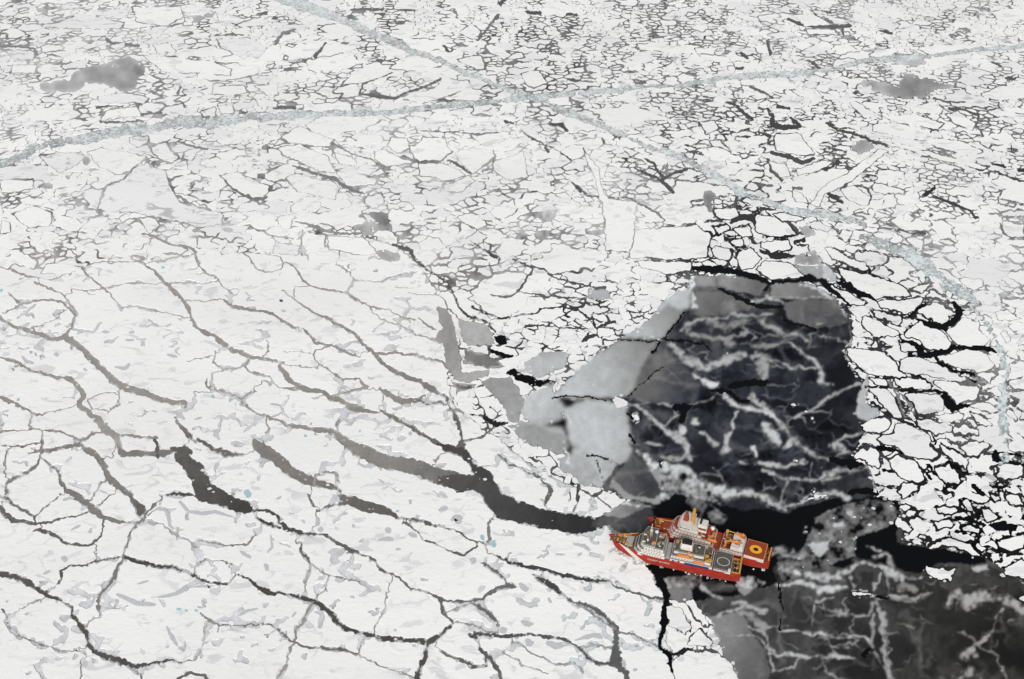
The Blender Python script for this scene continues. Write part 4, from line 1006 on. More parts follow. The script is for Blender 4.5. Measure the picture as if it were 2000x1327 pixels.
cover = np.where((hand_w == -2) & ~mottle, cover * (1 + 0.07 * smooth_noise(9, 65)), cover)
wisp = np.zeros((NH, NW), np.float32); wtone = np.zeros((NH, NW), np.float32)
for sheet, t, text in WISPS:
    blocks = {}
    for win, q, _ in stroke_field([(a, b, c * (0.85 if c > 8 else 0.9)) for a, b, c in pts(sheet, text)], pad=3.4):
        f = np.clip(1.0 - q / 2.1, 0, 1)
        better = f > wisp[win]
        wtone[win] = np.where(better, t, wtone[win])
        wisp[win] = np.where(better, f, wisp[win])
wu = np.clip((np.arange(NW)[None, :] + smooth_noise(3.5, 69) * 1.2 + smooth_noise(7, 70) * 2.6 + smooth_noise(13, 71) * 5 + smooth_noise(34, 72) * 7).round().astype(np.int32), 0, NW - 1)
wv = np.clip((np.arange(NH)[:, None] + smooth_noise(3.5, 68) * 0.9 + smooth_noise(7, 76) * 1.8 + smooth_noise(13, 73) * 3.4 + smooth_noise(34, 74) * 4.5).round().astype(np.int32), 0, NH - 1)
wisp = wisp.ravel()[wv * NW + wu]; wtone = box_blur(wtone.ravel()[wv * NW + wu], 2)
fray = np.clip(0.8 + 0.55 * n2 + 0.45 * n3 + 0.4 * smooth_noise(11, 75) + 0.25 * smooth_noise(3.4, 77), 0.05, 1.5)
# frost marbling between the wisps
def ridged(step, seed):
    return np.clip(1 - np.abs(smooth_noise(step, seed)) * 3.2, 0, 1)
plate = box_blur(hash01(BLK, 55).astype(np.float32) ** 3 * 0.04, 1)
marb = plate + ridged(44, 81) * np.clip(smooth_noise(90, 82) + 0.35, 0, 1) * 0.13 + ridged(23, 83) * np.clip(smooth_noise(50, 84), 0, 1) * 0.12 + np.clip(smooth_noise(60, 85) * 0.5 + n2 * 0.5, 0, 1) * 0.035
_w = wisp + (0.16 * n2 + 0.14 * n3 + 0.12 * smooth_noise(3.4, 78) + 0.2 * smooth_noise(24, 88)) * (wisp > 0.05)
_e = np.clip((_w - 0.42) / 0.5, 0, 1)
wisp = 1.15 * wtone * np.clip(_e * _e * (3 - 2 * _e) * np.clip(0.82 + 0.3 * n3 + 0.22 * smooth_noise(3.4, 79), 0.3, 1.3) + 0.42 * wisp * fray, 0, 1.3)
marb = marb.ravel()[wv * NW + wu]
# web of thin joints between the plates of young ice
_u = smooth_noise(40, 86) * 0.6 + smooth_noise(15, 87) * 0.6
web = np.clip(1 - E2 / (0.55 + 0.9 * np.clip(_u, 0, 1)), 0, 1) * np.clip(_u + 0.25, 0, 1) * 0.3
web *= (hand_w == -2) & (tone_w < 0.09) & (tone_w > 0.006)
wisp = np.maximum(wisp, web)
on_young = (hand_w == -2) | (hand_w == -1)
shelf = (hand_w == -2) & (PU_ > 1060) & (PU_ < 1420) & (PV_ > 540) & (PV_ < 905)
_s = shelf.astype(np.float32)
fade = box_blur(box_blur(cover * _s, 3), 3) / np.maximum(box_blur(box_blur(_s, 3), 3), 1e-3)
cover = np.where(shelf, fade, cover)
cover = np.where(on_young, np.maximum(cover + np.where(hand_w == -2, 0.75 * marb * (0.4 + 0.6 * np.clip(1 + n3, 0, 1)) * (cover > 0.006) * (cover < 0.12), 0), np.minimum(wisp, 0.7)), cover)
soft = box_blur(box_blur(np.where(on_young, cover, 0).astype(np.float32), 1), 1) / np.maximum(box_blur(box_blur(on_young.astype(np.float32), 1), 1), 1e-3)
cover = np.where(hand_w == -2, soft, cover)
slit = np.zeros((NH, NW), bool)
for sheet, text in SLITS:
    for win, q, _ in stroke_field(pts(sheet, text)):
        slit[win] |= q < 1
slit = warped(slit)
cover = np.where(slit & (FLOE == 0), 0.002, cover)
# rim of thin ice and slush along floes that border the young ice
rim = np.where(FLOE > 0, 0.0, 1e3).astype(np.float32)
for _ in range(5):
    rim[1:] = np.minimum(rim[1:], rim[:-1] + cy[1:]); rim[:-1] = np.minimum(rim[:-1], rim[1:] + cy[:-1])
    rim[:, 1:] = np.minimum(rim[:, 1:], rim[:, :-1] + cx); rim[:, :-1] = np.minimum(rim[:, :-1], rim[:, 1:] + cx)
ledge = (FLOE == 0) & (hand_w == -1) & (PU_ < 1200) & (rim < 1.6 * np.clip(n2 + 0.7 * n3 + 0.1, 0, 1))
cover = np.where(ledge, np.maximum(cover, 0.5), cover)
sl = rim < 3.0 * np.clip(n1 * 0.6 + n2 + 0.5 * n3, 0, 1)
cover = np.where((FLOE == 0) & sl & (hand_w == -2) & (cover > 0.006), np.maximum(cover, 0.36), cover)
cover = np.clip(cover, 0, 0.72).astype(np.float32)

# ------------------------------------------------------------------ floes as solid slabs: connected pieces and their outlines
def components(lab):
    """connected pieces of equal non-zero value, by runs"""
    H_, W_ = lab.shape
    ch = np.ones((H_, W_ + 1), bool)
    ch[:, 1:-1] = lab[:, 1:] != lab[:, :-1]
    ys, xs = np.nonzero(ch[:, :-1])
    val = lab[ys, xs]
    n = len(ys)
    start = xs
    end = np.empty(n, np.int64)
    end[:-1] = np.where(ys[1:] == ys[:-1], xs[1:], W_)
    end[-1] = W_
    row0 = np.searchsorted(ys, np.arange(H_ + 1))
    parent = list(range(n))
    def fnd(a):
        while parent[a] != a:
            parent[a] = parent[parent[a]]; a = parent[a]
        return a
    vl, sl_, el = val.tolist(), start.tolist(), end.tolist()
    for y in range(1, H_):
        a, a1 = int(row0[y - 1]), int(row0[y]); b, b1 = a1, int(row0[y + 1])
        while a < a1 and b < b1:
            if vl[a] == vl[b] and vl[a] != 0:
                ra, rb = fnd(a), fnd(b)
                if ra != rb: parent[rb] = ra
            if el[a] < el[b]: a += 1
            else: b += 1
    roots = np.array([fnd(k) for k in range(n)])
    roots[val == 0] = -1
    u, inv = np.unique(roots, return_inverse=True)
    if u[0] != -1: inv = inv + 1
    out = np.repeat(inv, end - start).reshape(H_, W_).astype(np.int32)
    return out
COMP = components(FLOE)
area = np.bincount(COMP.ravel())
small = area < 9
small[0] = False
COMP[small[COMP]] = 0
NC = len(area)

# outlines: directed borders with the floe on the left hand
padc = np.zeros((NH + 2, NW + 2), np.int32); padc[1:-1, 1:-1] = COMP
segs_a, segs_b, segs_c = [], [], []
WV = NW + 3
def vid(y, x): return y * WV + x
c0 = padc[1:-1, 1:-1]
yy, xx = np.mgrid[0:NH, 0:NW]
for nb, a, b in ((padc[:-2, 1:-1], (0, 1), (0, 0)), (padc[2:, 1:-1], (1, 0), (1, 1)), (padc[1:-1, :-2], (0, 0), (1, 0)), (padc[1:-1, 2:], (1, 1), (0, 1))):
    m = (c0 > 0) & (nb != c0)
    y_, x_ = yy[m], xx[m]
    segs_c.append(c0[m]); segs_a.append(vid(y_ + a[0], x_ + a[1])); segs_b.append(vid(y_ + b[0], x_ + b[1]))
SC = np.concatenate(segs_c); SA = np.concatenate(segs_a); SB = np.concatenate(segs_b)
o_ = np.argsort(SC, kind='stable')
SC, SA, SB = SC[o_], SA[o_], SB[o_]
bounds = np.searchsorted(SC, np.arange(NC + 1))
def outlines(c):
    a, b = SA[bounds[c]:bounds[c + 1]].tolist(), SB[bounds[c]:bounds[c + 1]].tolist()
    nxt = {}
    for p, q in zip(a, b):
        nxt.setdefault(p, []).append(q)
    loops = []
    while nxt:
        p0 = next(iter(nxt))
        loop = [p0]; p = p0; prev = None
        while True:
            lst = nxt[p]
            if len(lst) == 1 or prev is None:
                q = lst.pop()
            else:
                dv = p - prev            # at a pinch keep turning to the floe's own side
                best = None
                for q_ in lst:
                    best = q_ if best is None else best
                    dq = q_ - p
                    if dv in (1, -1) and dq in (WV, -WV) and (dv * dq) < 0: best = q_
                    if dv in (WV, -WV) and dq in (1, -1) and (dv * dq) > 0: best = q_
                q = best; lst.remove(q)
            if not nxt[p]: del nxt[p]
            prev = p; p = q
            if p == p0: break
            loop.append(p)
        loops.append(loop)
    return loops
def tidy(loop, keep):
    L = np.array(loop)
    P = np.stack([L % WV, L // WV], 1).astype(np.float64)
    n = len(P)
    for _ in range(3 if n > 24 else 2):
        P = 0.25 * np.roll(P, 1, 0) + 0.5 * P + 0.25 * np.roll(P, -1, 0)
    k = keep if n > 40 else 2 if n > 14 else 1
    P = P[::k]
    if len(P) < 3: return None
    # a hair of clearance to the neighbour
    T = np.roll(P, -1, 0) - np.roll(P, 1, 0)
    N_ = np.stack([-T[:, 1], T[:, 0]], 1)
    N_ /= np.maximum(np.hypot(N_[:, 0], N_[:, 1]), 1e-6)[:, None]
    return P, N_
def signed_area(P):
    return 0.5 * float(np.sum(P[:, 0] * np.roll(P[:, 1], -1) - np.roll(P[:, 0], -1) * P[:, 1]))

class Slab:
    def __init__(self): self.v, self.f, self.m = [], [], []
    def add(self, loops, top, bottom, mi=0, exact=False):
        """loops of ground points (outer first, counter clockwise; holes clockwise)"""
        base = len(self.v)
        n = 0
        idx = []
        for lp in loops:
            idx.append(list(range(base + n, base + n + len(lp))))
            n += len(lp)
        for lp in loops: self.v += [(x, y, top) for x, y in lp]
        for lp in loops: self.v += [(x, y, bottom) for x, y in lp]
        if len(loops) == 1 and not exact:
            self.f.append(idx[0]); self.m.append(mi)
        else:
            flat = [p for lp in loops for p in lp]
            edges, k0 = [], 0
            for lp in loops:
                edges += [(k0 + i, k0 + (i + 1) % len(lp)) for i in range(len(lp))]
                k0 += len(lp)
            x0, y0 = flat[0]
            cv_, _, ct, _, _, _ = delaunay_2d_cdt([Vector((x - x0, y - y0)) for x, y in flat], edges, [], 0, 1e-5)
            V = np.array([(q[0], q[1]) for q in cv_]); T = np.array([t for t in ct if len(t) == 3])
            C = V[T].mean(1)
            inside = np.zeros(len(T), bool)
            Ea = np.array(flat)[[e[0] for e in edges]] - (x0, y0); Eb = np.array(flat)[[e[1] for e in edges]] - (x0, y0)
            for (ax, ay), (bx, by) in zip(Ea, Eb):
                if ay == by: continue
                c = ((ay > C[:, 1]) != (by > C[:, 1])) & (C[:, 0] < ax + (C[:, 1] - ay) / (by - ay) * (bx - ax))
                inside ^= c
            nb = len(self.v)
            self.v += [(x + x0, y + y0, top) for x, y in V.tolist()]
            for (i, j, k) in T[inside].tolist():
                if (V[j][0] - V[i][0]) * (V[k][1] - V[i][1]) - (V[j][1] - V[i][1]) * (V[k][0] - V[i][0]) < 0: j, k = k, j
                self.f.append((nb + i, nb + j, nb + k)); self.m.append(mi)
        for ids in idx:
            k = len(ids)
            for i in range(k):
                a, b = ids[i], ids[(i + 1) % k]
                self.f.append((a, a + n, b + n, b)); self.m.append(mi)
    def mesh(self, name, mats, origin=None):
        ox, oy = origin if origin else (0, 0)
        me = bpy.data.meshes.new(name)
        me.from_pydata([(x - ox, y - oy, z) for x, y, z in self.v], [], self.f)
        for m_ in mats: me.materials.append(m_)
        if len(mats) > 1: me.polygons.foreach_set("material_index", self.m)
        me.update()
        return me

def floe_loops(c, keep):
    out = []
    for lp in outlines(c):
        r = tidy(lp, keep)
        if r is None: continue
        P, N_ = r
        A = signed_area(P)
        if abs(A) < 4: continue
        out.append((A, P, N_))
    if not out: return None
    out.sort(key=lambda q: -abs(q[0]))
    sgn = 1 if out[0][0] > 0 else -1
    outers, holes = [], []
    for A, P, N_ in out:
        if A * sgn < 0 and abs(A) < 30: continue
        Q = P + N_ * (0.22 * sgn)
        x, y = ground(Q[:, 0] + U0, Q[:, 1] + V0)
        lp = list(zip(x.tolist(), y.tolist()))
        g = signed_area(np.array(lp))
        if A * sgn > 0:
            if g < 0: lp.reverse()
            outers.append([lp])
        else:
            if g > 0: lp.reverse()
            holes.append(lp)
    for h in holes:                      # a hole belongs to the outline round it
        hx, hy = h[0]
        for o in outers:
            odd = False
            q = o[0]
            for k in range(len(q)):
                (ax, ay), (bx, by) = q[k], q[k - 1]
                if (ay > hy) != (by > hy) and hx < ax + (hy - ay) / (by - ay) * (bx - ax): odd = not odd
            if odd:
                o.append(h); break
    return outers

# the sea itself
me = bpy.data.meshes.new("sea")
me.from_pydata([(-30000, -2000, 0), (30000, -2000, 0), (30000, 45000, 0), (-30000, 45000, 0)], [], [(0, 1, 2, 3)])
tag(new_obj("sea_water", me, M_WATER), "black open sea water in the leads between the floes", "sea", kind="structure")

# which floes show largest in the frame
fr = COMP[-V0:-V0 + 1327, -U0:-U0 + 2000]
vis = np.bincount(fr.ravel(), minlength=NC)
vis[0] = 0
rank = np.argsort(-vis)[:300]
rank = [int(c) for c in rank if vis[c] > 0]
own = set(rank)
value_of = np.zeros(NC, np.int64)
value_of[COMP.ravel()] = FLOE.ravel()
rest = Slab()
for c in range(1, NC):
    if c in own or small[c] or area[c] == 0: continue
    lps = floe_loops(c, 3)
    if not lps: continue
    h = hash01(np.array([c]), 5)[0]; h2 = hash01(np.array([c]), 6)[0]
    for lp_ in lps:
        rest.add(lp_, 0.22 + 0.45 * float(h), -0.25, 0 if h2 < .35 else 1 if h2 < .65 else 2 if h2 < .85 else 3)
me = rest.mesh("ice_floes", M_SNOW)
tag(new_obj("ice_floes", me), "countless small white floes of the broken pack spread between the larger ones", "ice floes", kind="stuff")

# look at the frame in words
ONES = "zero one two three four five six seven eight nine ten eleven twelve thirteen fourteen fifteen sixteen seventeen eighteen nineteen".split()
TENS = "x x twenty thirty forty fifty sixty seventy eighty ninety".split()
def in_words(n):
    n = int(min(99, max(0, n)))
    return ONES[n] if n < 20 else TENS[n // 10] + ("-" + ONES[n % 10] if n % 10 else "")
def place_words(u, v):
    return "%s percent across, %s down" % (in_words(round(u / 20)), in_words(round(v / 13.27)))
def region_words(u, v):
    dx, dy = (u - 1330), (v - 1070)
    if 1330 < u < 1800 and v > 1100: return "below the ships"
    if abs(dx) < 260 and abs(dy) < 150: return "beside the ships"
    if u > 1640 and 480 < v < 1010: return "right of the pond"
    if 1350 < u < 1640 and 400 < v < 560: return "above the pond"
    if 1080 < u < 1700 and 530 < v < 1000: return "on the pond"
    if 860 < u < 1200 and 520 < v < 1000: return "left of the pond"
    if u > 1700 and v >= 1010: return "right of the ships"
    if v < 230 - (u / 2000.0) * 160: return "beyond the channel"
    if v < 470: return "nearer than the channel"
    if u < 900 and v < 760: return "in the grey cracked pack"
    if u < 1300 and v > 1100: return "below the long lead"
    return "beside the long lead"
used_labels = set()
floe_objs = {}
cu = np.zeros(NC); cv = np.zeros(NC)
idx_y, idx_x = np.mgrid[0:fr.shape[0], 0:fr.shape[1]]
cnt = np.maximum(vis, 1)
cu = np.bincount(fr.ravel(), weights=idx_x.ravel(), minlength=NC) / cnt
cv = np.bincount(fr.ravel(), weights=idx_y.ravel(), minlength=NC) / cnt
for order_k, c in enumerate(rank):
    lps = floe_loops(c, 3)
    if not lps: continue
    a = np.array(lps[0][0])
    ox, oy = float(a[:, 0].mean()), float(a[:, 1].mean())
    s = Slab()
    h = float(hash01(np.array([c]), 5)[0]); h2 = float(hash01(np.array([c]), 6)[0])
    top = 0.45 + 0.35 * h
    for lp_ in lps: s.add(lp_, top, -0.4, exact=True)
    m_ = M_SNOW[1] if value_of[c] >= NSEG0 else M_SNOW[0] if h2 < .6 else M_SNOW[1] if h2 < .85 else M_SNOW[2]
    me = s.mesh("ice_floe", [m_], (ox, oy))
    o = new_obj("ice_floe", me)
    o.location = (ox, oy, 0)
    u, v = float(cu[c]), float(cv[c])
    ext = a.max(0) - a.min(0)
    q, qx = vis[c], abs(float(signed_area(a)))
    size = "huge" if q > 14000 else "large" if q > 5000 else "middle-sized" if q > 1800 else "small"
    asp = qx / max(1e-3, float(np.hypot(ext[0], ext[1])) ** 2)
    shape = "long" if asp < 0.16 else "broad" if asp > 0.36 else "angular"
    label = "%s %s white floe %s, %s" % (size, shape, region_words(u, v), place_words(u, v))
    for alt in ("flat", "snowy", "jagged", "pale"):
        if label not in used_labels: break
        label = "%s %s white floe %s, %s" % (size, alt, region_words(u, v), place_words(u, v))
    used_labels.add(label)
    tag(o, label, "ice floe", "floes of the broken sea ice")
    floe_objs[c] = (o, top)

# pools and bare patches on the floes
POOL_OBJS = 0
for sheet, look, text in POOLS:
    P = np.array(pts(sheet, text))
    # outline round the stroke
    n = len(P)
    left, right = [], []
    fine = []
    for i in range(n - 1):
        for t in np.linspace(0, 1, 7)[:-1]:
            fine.append(P[i] + (P[i + 1] - P[i]) * t)
    fine.append(P[-1])
    fine = np.array(fine)
    d = np.gradient(fine[:, :2], axis=0)
    d /= np.maximum(np.hypot(d[:, 0], d[:, 1]), 1e-6)[:, None]
    nrm = np.stack([-d[:, 1], d[:, 0]], 1)
    taper = np.sin(np.linspace(0.25, math.pi - 0.25, len(fine))) ** 0.5
    wl = 0.5 * fine[:, 2] * taper * (0.75 + 0.5 * rng.random(len(fine)))
    wr = 0.5 * fine[:, 2] * taper * (0.75 + 0.5 * rng.random(len(fine)))
    ring = np.concatenate([fine[:, :2] + nrm * wl[:, None] * (1, 0.8), (fine[:, :2] - nrm * wr[:, None] * (1, 0.8))[::-1]])
    cu_, cv_ = fine[len(fine) // 2, :2]
    ci = COMP[int(np.clip(cv_ - V0, 0, NH - 1)), int(np.clip(cu_ - U0, 0, NW - 1))]
    if ci not in floe_objs: continue
    inside = COMP[np.clip(ring[:, 1] - V0, 0, NH - 1).astype(int), np.clip(ring[:, 0] - U0, 0, NW - 1).astype(int)] == ci
    if inside.mean() < 0.45: continue
    mid = fine[len(fine) // 2, :2]
    for _ in range(6):   # pull strays back on to the floe
        bad = COMP[np.clip(ring[:, 1] - V0, 0, NH - 1).astype(int), np.clip(ring[:, 0] - U0, 0, NW - 1).astype(int)] != ci
        ring[bad] = mid + (ring[bad] - mid) * 0.8
    par_o, top = floe_objs[ci]
    x, y = ground(ring[:, 0], ring[:, 1], top)
    lp = list(zip((x - par_o.location[0]).tolist(), (y - par_o.location[1]).tolist()))
    if signed_area(np.array(lp)) < 0: lp.reverse()
    s = Slab(); s.add([lp], top + 0.03, top - 0.1)
    new_obj("melt_pool", s.mesh("melt_pool", [M_POOL_B if look == 'b' else M_POOL_G]), None, par_o)

# ------------------------------------------------------------------ young ice in the leads (mist painted into its tone) and on the pond
def cover_mesh(step, sel, z):
    """grid of thin ice over the cells where sel holds"""
    h_, w_ = NH // step, NW // step
    blk_ = sel[:h_ * step, :w_ * step].reshape(h_, step, w_, step).any((1, 3))
    cs = cover[:h_ * step, :w_ * step].reshape(h_, step, w_, step)
    # corner values
    yc = np.clip(np.arange(h_ + 1) * step, 0, NH - 1); xc = np.clip(np.arange(w_ + 1) * step, 0, NW - 1)
    used = np.zeros((h_ + 1, w_ + 1), bool)
    used[:-1, :-1] |= blk_; used[1:, :-1] |= blk_; used[:-1, 1:] |= blk_; used[1:, 1:] |= blk_
    num = -np.ones((h_ + 1, w_ + 1), np.int64)
    ys, xs = np.nonzero(used)
    num[ys, xs] = np.arange(len(ys))
    gx, gy = ground(xc[xs] + U0 * 1.0, yc[ys] + V0 * 1.0)
    co = np.stack([gx, gy, np.full(len(gx), z)], 1).astype(np.float32)
    by, bx = np.nonzero(blk_)
    faces = np.stack([num[by + 1, bx], num[by + 1, bx + 1], num[by, bx + 1], num[by, bx]], 1).astype(np.int32)
    return co, faces, cover[yc[ys], xc[xs]], (xc[xs] + U0, yc[ys] + V0)
def tint(t, u, v):
    """grey of the young ice: brownish with painted mist in the left leads, navy on the pond, green-white when thick"""
    t = t.astype(np.float64)
    col = np.stack([t, t, t], 1)
    pond = np.exp(-(((u - 1450) / 330) ** 2 + ((v - 790) / 260) ** 2) ** 2)
    dark = np.clip(1 - t / 0.12, 0, 1) * pond
    col *= 1 + np.stack([-.17 * dark, -.05 * dark, .36 * dark], 1)
    thick = np.clip((t - 0.2) / 0.3, 0, 1) * np.clip((u - 900) / 200, 0, 1) * np.clip((v - 480) / 60, 0, 1)
    col *= 1 + np.stack([-.045 * thick, .004 * thick, .025 * thick], 1)
    brown = np.clip((1010 - u) / 260, 0, 1) * np.clip((v - 420) / 150, 0, 1)
    south = np.clip((u - 1650) / 200, 0, 1) * np.clip((v - 1050) / 100, 0, 1)
    k = np.maximum(brown, 0.5 * south) * np.clip((0.46 - t) / 0.1, 0, 1)
    healed_ = np.clip((t - 0.4) / 0.1, 0, 1) * brown
    col *= 1 + np.stack([-.015 * healed_, .0 * healed_, .03 * healed_], 1)
    col *= 1 + np.stack([.05 * k, .0 * k, -.06 * k], 1)
    ch = chan_w[np.clip(v - V0, 0, NH - 1).astype(int), np.clip(u - U0, 0, NW - 1).astype(int)]
    ch = np.clip(ch * 2, 0, 1)
    col *= 1 + np.stack([-.08 * ch, .01 * ch, .02 * ch], 1)
    return np.clip(col, 0, 1)
def young_sheet(name, step, sel, z, label, cat):
    co, faces, val, (pu, pv) = cover_mesh(step, sel, z)
    me = bpy.data.meshes.new(name)
    me.vertices.add(len(co)); me.vertices.foreach_set("co", co.ravel())
    nf = len(faces)
    me.loops.add(nf * 4); me.loops.foreach_set("vertex_index", faces.ravel())
    me.polygons.add(nf)
    me.polygons.foreach_set("loop_start", np.arange(nf, dtype=np.int32) * 4)
    me.update(calc_edges=True)
    at_ = me.attributes.new("ice_and_mist_tone", 'FLOAT_COLOR', 'POINT')
    c4 = np.ones((len(co), 4), np.float32); c4[:, :3] = tint(val, pu, pv)
    at_.data.foreach_set("color", c4.ravel())
    return tag(new_obj(name, me, M_YOUNG), label, cat, kind="structure")
open_gap = (COMP == 0)
near_gap = open_gap.copy()
for sh, ax in ((1, 0), (-1, 0), (1, 1), (-1, 1)):
    near_gap |= np.roll(open_gap, sh, ax)
skinned = near_gap & (cover >= 0.0085)
PU, PV = np.meshgrid(uu, vv)
fine_zone = (PU > 880) & (PV > 500)
young_sheet("young_ice_painted_mist", 2, skinned & ~fine_zone, 0.05, "grey young ice in the leads between the floes, mist painted into its tone", "young ice")
young_sheet("pond_ice", 2, skinned & fine_zone, 0.06, "dark young ice with pale frost wisps on the frozen pond round the ships", "young ice")

# ------------------------------------------------------------------ brash: broken bits in the channels and wide gaps
prob = np.where(in_chan, 1.0, 0.0) * (ROW_MX * ROW_MY)[:, None]
gaps_r = open_gap & (PU > 1150) & (hand_w == 0) & ~in_chan
prob += np.where(gaps_r, 0.35, 0) * (ROW_MX * ROW_MY)[:, None]
gl = open_gap & (PU <= 1150) & (hand_w == -1)
prob += np.where(gl, 0.02, 0) * (ROW_MX * ROW_MY)[:, None]
slush = (hand_w == -2) & (cover > 0.1) & (cover < 0.3) & (PU > 1500) & (PV > 940) & (PV < 1120)
prob += np.where(slush, 0.06, 0) * (ROW_MX * ROW_MY)[:, None]
rimz = (rim < 6) & open_gap & (hand_w == -2) & (PU > 1000)
prob += np.where(rimz, 0.1, 0) * (ROW_MX * ROW_MY)[:, None]
p = prob.ravel(); p = p / p.sum()
NB = 26000
cells = np.searchsorted(np.cumsum(p), rng.random(NB))
bs = Slab()
by_, bx_ = cells // NW, cells % NW
gx_, gy_ = ground(bx_ + U0 + rng.random(NB), by_ + V0 + rng.random(NB))
for k in range(NB):
    r = 0.5 + 1.5 * random.random() ** 3
    n = random.choice((4, 5, 5, 6))
    a0 = random.random() * 6.28
    lp = []
    for i in range(n):
        a = a0 + 6.283 * (i + 0.5 * random.random()) / n
        rr_ = r * (0.7 + 0.5 * random.random())
        lp.append((gx_[k] + math.cos(a) * rr_ * 1.2, gy_[k] + math.sin(a) * rr_))
    bs.add([lp], 0.12 + 0.3 * random.random(), 0.0, 0 if random.random() < 0.6 else 1)
tag(new_obj("brash_ice", bs.mesh("brash_ice", [M_BRASH, M_BRASH2])), "crumbled grey green brash filling the ship channels and gaps", "brash ice", kind="stuff")

# ------------------------------------------------------------------ the pack goes on beyond the surveyed field, out to the horizon
def far_material():
    m = snow_material("far_pack", base=(0.8, 0.8, 0.8))
    nt = m.node_tree; N = nt.nodes; Lk = nt.links
    b = N["Principled BSDF"]
    src = b.inputs["Base Color"].links[0].from_socket
    geo = N.new("ShaderNodeNewGeometry")
    v = N.new("ShaderNodeTexVoronoi"); v.feature = 'DISTANCE_TO_EDGE'; v.inputs["Scale"].default_value = 0.035
    Lk.new(geo.outputs["Position"], v.inputs["Vector"])
    mr = N.new("ShaderNodeMapRange"); mr.inputs["From Min"].default_value = 0.02; mr.inputs["From Max"].default_value = 0.05
    Lk.new(v.outputs["Distance"], mr.inputs["Value"])
    mx = N.new("ShaderNodeMix"); mx.data_type = 'RGBA'
    mx.inputs[6].default_value = (0.12, 0.125, 0.13, 1)
    Lk.new(mr.outputs[0], mx.inputs[0]); Lk.new(src, mx.inputs[7]); Lk.new(mx.outputs[2], b.inputs["Base Color"])
    return m
cn = [ground(u, v) for u, v in ((U0 + 1, V0 + 1), (U1 - 1, V0 + 1), (U1 - 1, V1 - 1), (U0 + 1, V1 - 1))]
outer = [(-30000, 45000), (30000, 45000), (30000, -2000), (-30000, -2000)]
vs = [(x, y, 0.3) for x, y in cn] + [(x, y, 0.3) for x, y in outer]
me = bpy.data.meshes.new("far_ice_pack")
me.from_pydata(vs, [], [(1, 0, 4, 5), (2, 1, 5, 6), (3, 2, 6, 7), (0, 3, 7, 4)])
tag(new_obj("far_ice_pack", me, far_material()), "unbroken run of the ice pack out to the horizon", "ice pack", kind="structure")

# ------------------------------------------------------------------ ships
M_RED = mat("hull_red_paint", (0.35, 0.028, 0.017), rough=0.7, spec=0.12, var=0.4, scale=0.3)
M_WHITE = mat("white_ship_paint", (0.60, 0.575, 0.53), rough=0.6, spec=0.2, var=0.2, scale=0.3)
M_DECK = mat("grey_deck_paint", (0.085, 0.08, 0.072), rough=0.75, spec=0.2, var=0.35, scale=0.35)
M_BROWN = mat("weathered_brown_deck", (0.17, 0.11, 0.06), rough=0.8, spec=0.2, var=0.45, scale=0.4)
M_REDDECK = mat("red_brown_deck_paint", (0.24, 0.045, 0.02), rough=0.75, spec=0.2, var=0.3, scale=0.4)
M_BUFF = mat("buff_paint", (0.48, 0.24, 0.05), rough=0.5, spec=0.3, var=0.2, scale=0.6)
M_ORANGE = mat("orange_boat_paint", (0.58, 0.17, 0.03), rough=0.4, spec=0.4, var=0.15, scale=0.6)
M_YELLOW = mat("yellow_marking", (0.75, 0.36, 0.02), rough=0.7, spec=0.2, var=0.15, scale=0.8)
M_NAVY = mat("navy_blue_paint", (0.015, 0.035, 0.16), rough=0.5, spec=0.3, var=0.2, scale=0.5)
M_BLACK = mat("black_paint", (0.012, 0.012, 0.013), rough=0.6, spec=0.3)
M_GLASS = mat("bridge_glass", (0.02, 0.025, 0.03), rough=0.1, spec=0.6)
M_STEEL = mat("grey_steel", (0.32, 0.32, 0.31), rough=0.6, spec=0.4, var=0.2, scale=0.6)

